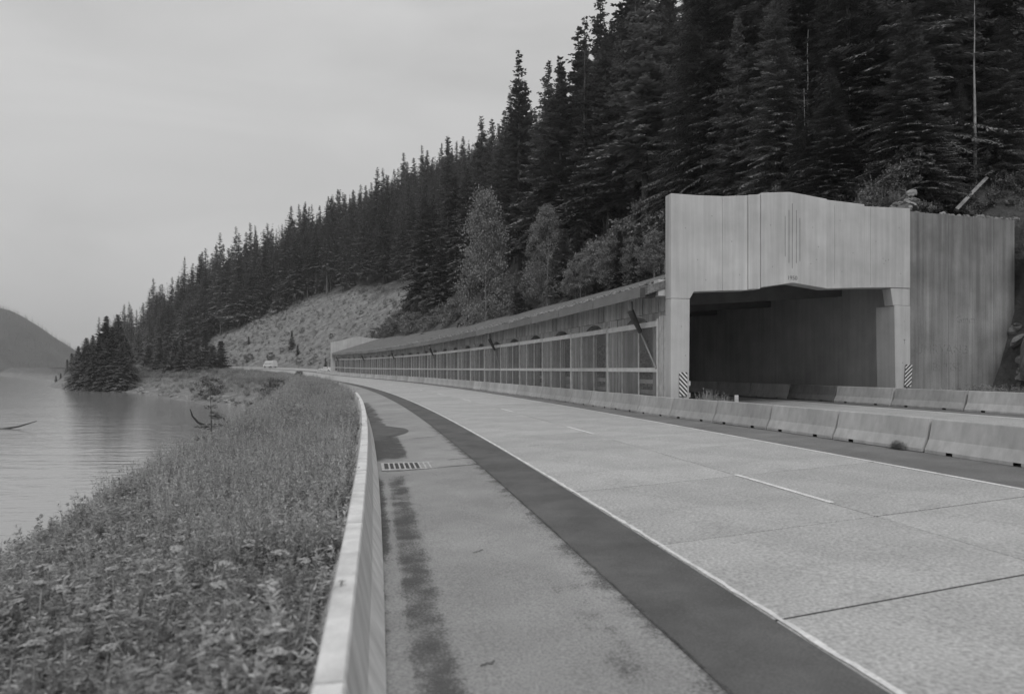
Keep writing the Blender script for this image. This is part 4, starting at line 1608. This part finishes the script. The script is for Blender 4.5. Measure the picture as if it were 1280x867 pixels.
ROCK = [rock(i, f) for i, f in enumerate((.5, .65, .45, .8, .55))]
for i in range(90):
    px = rng.uniform(165, 335)
    yb = float(np.interp(px, [165, 200, 249, 303, 335], [488, 494, 500, 504, 500])) - abs(rng.normal(0, 5))
    Y = float(np.interp(px, [165, 200, 249, 303, 335], [214, 178, 149, 134, 120])) + (505 - yb) * .35
    p = at(px, Y)
    if p.z < LAKE - .3:
        p.z = LAKE
    big = rng.random() < .25
    o = obj('shore_rock', ROCK[i % 5], None, p, rng.uniform(0, 6), label='pale angular rock in the riprap along the lake shore below the embankment', category='rock', group='rocks along the lake shore')
    q = rng.uniform(.9, 1.5) if big else rng.uniform(.35, .8)
    o.scale = (q, q, q)
    o.rotation_euler = (rng.uniform(-.3, .3), rng.uniform(-.3, .3), rng.uniform(0, 6))
for (s, t, z, sx, sy, sz, lab) in ((27.2, 28.0, 3.1, 1.7, 1.6, 3.3, 'large cracked boulder at the right edge beside the wing wall'),
                                   (28.6, 28.0, 1.0, 1.0, .9, 1.2, 'dark rock under the overhang of the large boulder'),
                                   (28.4, 28.8, 5.8, 1.2, 1.0, 1.4, 'weathered rock above the large boulder at the wing wall end'),
                                   (28.9, 29.2, 8.3, 1.1, 1.0, 1.3, 'dark rock at the top corner of the wing wall')):
    o = obj('boulder', rock(int(s * 10 + z), .9), None, W(s, t, z - .6), .6, label=lab, category='boulder')
    o.scale = (sx, sy, sz)
    o.rotation_euler = (.15, -.12, .7)
pts = []
rs = [source(m_) for m_ in ROCK]
for _ in range(330):
    s, t = rng.uniform(30.25, 31.6), rng.uniform(22.3, 29.5)
    p = Wt(s, t)
    p.z = max(p.z, 10.0)
    pts.append((p, tuple(rng.uniform(-.6, .6, 3)), rng.uniform(.06, .3), int(rng.integers(5))))
for _ in range(900):
    s, t = rng.uniform(31, 120), 8.9 + abs(rng.normal(0, 1.6))
    x, y = P(s, t)
    pts.append(((float(x), float(y), float(rise(s)) + rz_(t) + .02), tuple(rng.uniform(-.6, .6, 3)), rng.uniform(.03, .17), int(rng.integers(5))))
for _ in range(160):
    s, t = rng.uniform(206, 330), rng.uniform(22, 54)
    pts.append((Wt(s, t), tuple(rng.uniform(-.6, .6, 3)), rng.uniform(.15, .6), int(rng.integers(5))))
for _ in range(170):
    s, t = rng.uniform(26, 29.7), rng.uniform(26.6, 33)
    pts.append((Wt(s, t), tuple(rng.uniform(-.6, .6, 3)), rng.uniform(.1, .6), int(rng.integers(5))))
scatter('rubble', pts, rs)

# leaning timber above the wing wall
a, b = Vector((24.25, 38.0, EYE + 199 * 38 / 870)), Vector((26.6, 39.0, EYE + 239 * 39 / 870))
o = obj('timber_beam', MB().tube([(0, 0, 0), tuple(b - a)], [.13, .12], 4).me('timber_beam', M_BARKP), None, a, label='pale leaning timber sticking up from the rubble above the wing wall', category='timber')
a = Vector((-60.5, 82, LAKE - .1))
o = obj('drift_log', MB().tube([(0, 0, 0), (2.2, .2, .35), (4.3, .3, 1.0)], [.13, .1, .04], 7).tube([(.2, 0, .1), (1.6, -.5, -.1)], [.12, .04], 5).me('drift_log', M_BARK), None, a, label='bare drift log lying half out of the water at the left edge', category='log')
a = Vector((-38.5, 88, LAKE))
mb = MB().tube([(-2.2, 0, 2.0), (-1.9, 0, 1.1), (-1.2, 0, .3), (-.2, 0, -.1), (.4, 0, .15)], [.05, .1, .14, .14, .05], 6)
mb.tube([(2.0, 0, .9), (2.3, 0, .2), (2.6, 0, .25), (2.8, 0, .9)], [.06, .16, .18, .05], 6)
mb.tube([(.2, 0, 0), (2.4, .2, .05), (4.0, .2, .1)], [.1, .14, .1], 6)
mb.tube([(3.5, 0, 0), (3.6, 0, .6), (3.75, 0, 1.1)], [.2, .2, .05], 6)
o = obj('drift_snag', mb.me('drift_snag', mat('wet_wood', .02, .3, 3, .7)), None, a, label='black broken snag sticking out of the water behind the sapling', category='snag')


# ------------------------------------------------------------------ vehicles
def vehicle(name, label, cat, loc, rz, prof, wid, glass, wheels, wr):
    r = thing(name, label, cat, loc, rz)
    mb = MB()
    n = len(prof)
    secs = []
    for x, f in ((-wid / 2, .86), (-wid / 2 + .12, 1.0), (wid / 2 - .12, 1.0), (wid / 2, .86)):
        secs.append([(x, y, .45 + (z - .45) * (f if z > .9 else 1)) for y, z in prof])
    for sct in secs:
        mb.V += sct
    for i in range(3):
        for j in range(n):
            k = (j + 1) % n
            mb.F.append((i * n + j, i * n + k, (i + 1) * n + k, (i + 1) * n + j))
    mb.F.append(tuple(range(n)))
    mb.F.append(tuple(3 * n + j for j in range(n))[::-1])
    e = mb.me('body', M_CARP)
    bm = bmesh.new()
    bm.from_mesh(e)
    bmesh.ops.triangulate(bm, faces=[f for f in bm.faces if len(f.verts) > 4])
    bm.to_mesh(e)
    bm.free()
    obj('body', e, r)
    for y0, y1, z0, z1 in glass:
        for sg in (-1, 1):
            x = sg * (wid / 2 + .006)
            obj('window', MB().add([(x, y0, z0), (x, y1, z0), (x * .97, y1 - .12 * (1 if y1 > y0 else -1), z1), (x * .97, y0 + .12, z1), (x * .9, y0, z0), (x * .9, y1, z0), (x * .9, y1 - .12, z1), (x * .9, y0 + .12, z1)],
                                   [(0, 1, 2, 3), (7, 6, 5, 4), (0, 4, 5, 1), (1, 5, 6, 2), (2, 6, 7, 3), (3, 7, 4, 0)]).me('window', M_GLASS), r)
    tm = MB().tube([(-.1, 0, 0), (.1, 0, 0)], wr, 14).me('tyre', M_TYRE)
    rm = MB().tube([(-.105, 0, 0), (.105, 0, 0)], wr * .55, 10).me('rim', M_FASCIA)
    for y in wheels:
        for sg in (-1, 1):
            wobj = obj('wheel', tm, r, (sg * (wid / 2 - .08), y, wr))
            obj('rim', rm, wobj)
    yf = max(p[0] for p in prof)
    for sg in (-1, 1):
        obj('headlight', MB().box(sg * wid * .34 - .14, sg * wid * .34 + .14, yf - .02, yf + .015, .6, .74).me('headlight', M_PAINT), r)
    return r


van = vehicle('van', 'pale boxy van driving on the far bend of the road below the cut slope', 'van', W(266, 15.5), hd(266) + .12,
              [(-2.7, .45), (-2.75, 1.0), (-2.65, 2.4), (-2.4, 2.5), (1.5, 2.5), (1.9, 2.35), (2.45, 1.45), (2.8, 1.25), (2.85, .45)], 2.1,
              [(-2.3, -.2, 1.45, 2.1), (-.05, 1.95, 1.45, 2.1)], (-1.7, 1.8), .36)
car = vehicle('car', 'pale sedan with a dark window band on the road just beyond the snow shed', 'car', W(216, 12.2), hd(216) + .55,
              [(-2.5, .4), (-2.55, .85), (-2.3, .98), (-1.6, 1.02), (-.9, 1.44), (.55, 1.46), (1.25, 1.0), (2.3, .88), (2.55, .7), (2.55, .4)], 1.85,
              [(-1.35, -.35, 1.0, 1.36), (-.28, .95, 1.0, 1.36)], (-1.5, 1.55), .33)

# ------------------------------------------------------------------ air
hz = bpy.data.materials.new('haze_air')
hz.use_nodes = True
t_ = hz.node_tree
t_.nodes.remove(t_.nodes['Principled BSDF'])
pv = t_.nodes.new('ShaderNodeVolumePrincipled')
pv.inputs['Color'].default_value = (1, 1, 1, 1)
pv.inputs['Density'].default_value = 0.00023
t_.links.new(pv.outputs[0], t_.nodes['Material Output'].inputs['Volume'])
obj('haze', MB().box(-5600, 3600, -700, 6500, LAKE - 8, 380).me('haze', hz), kind='stuff')
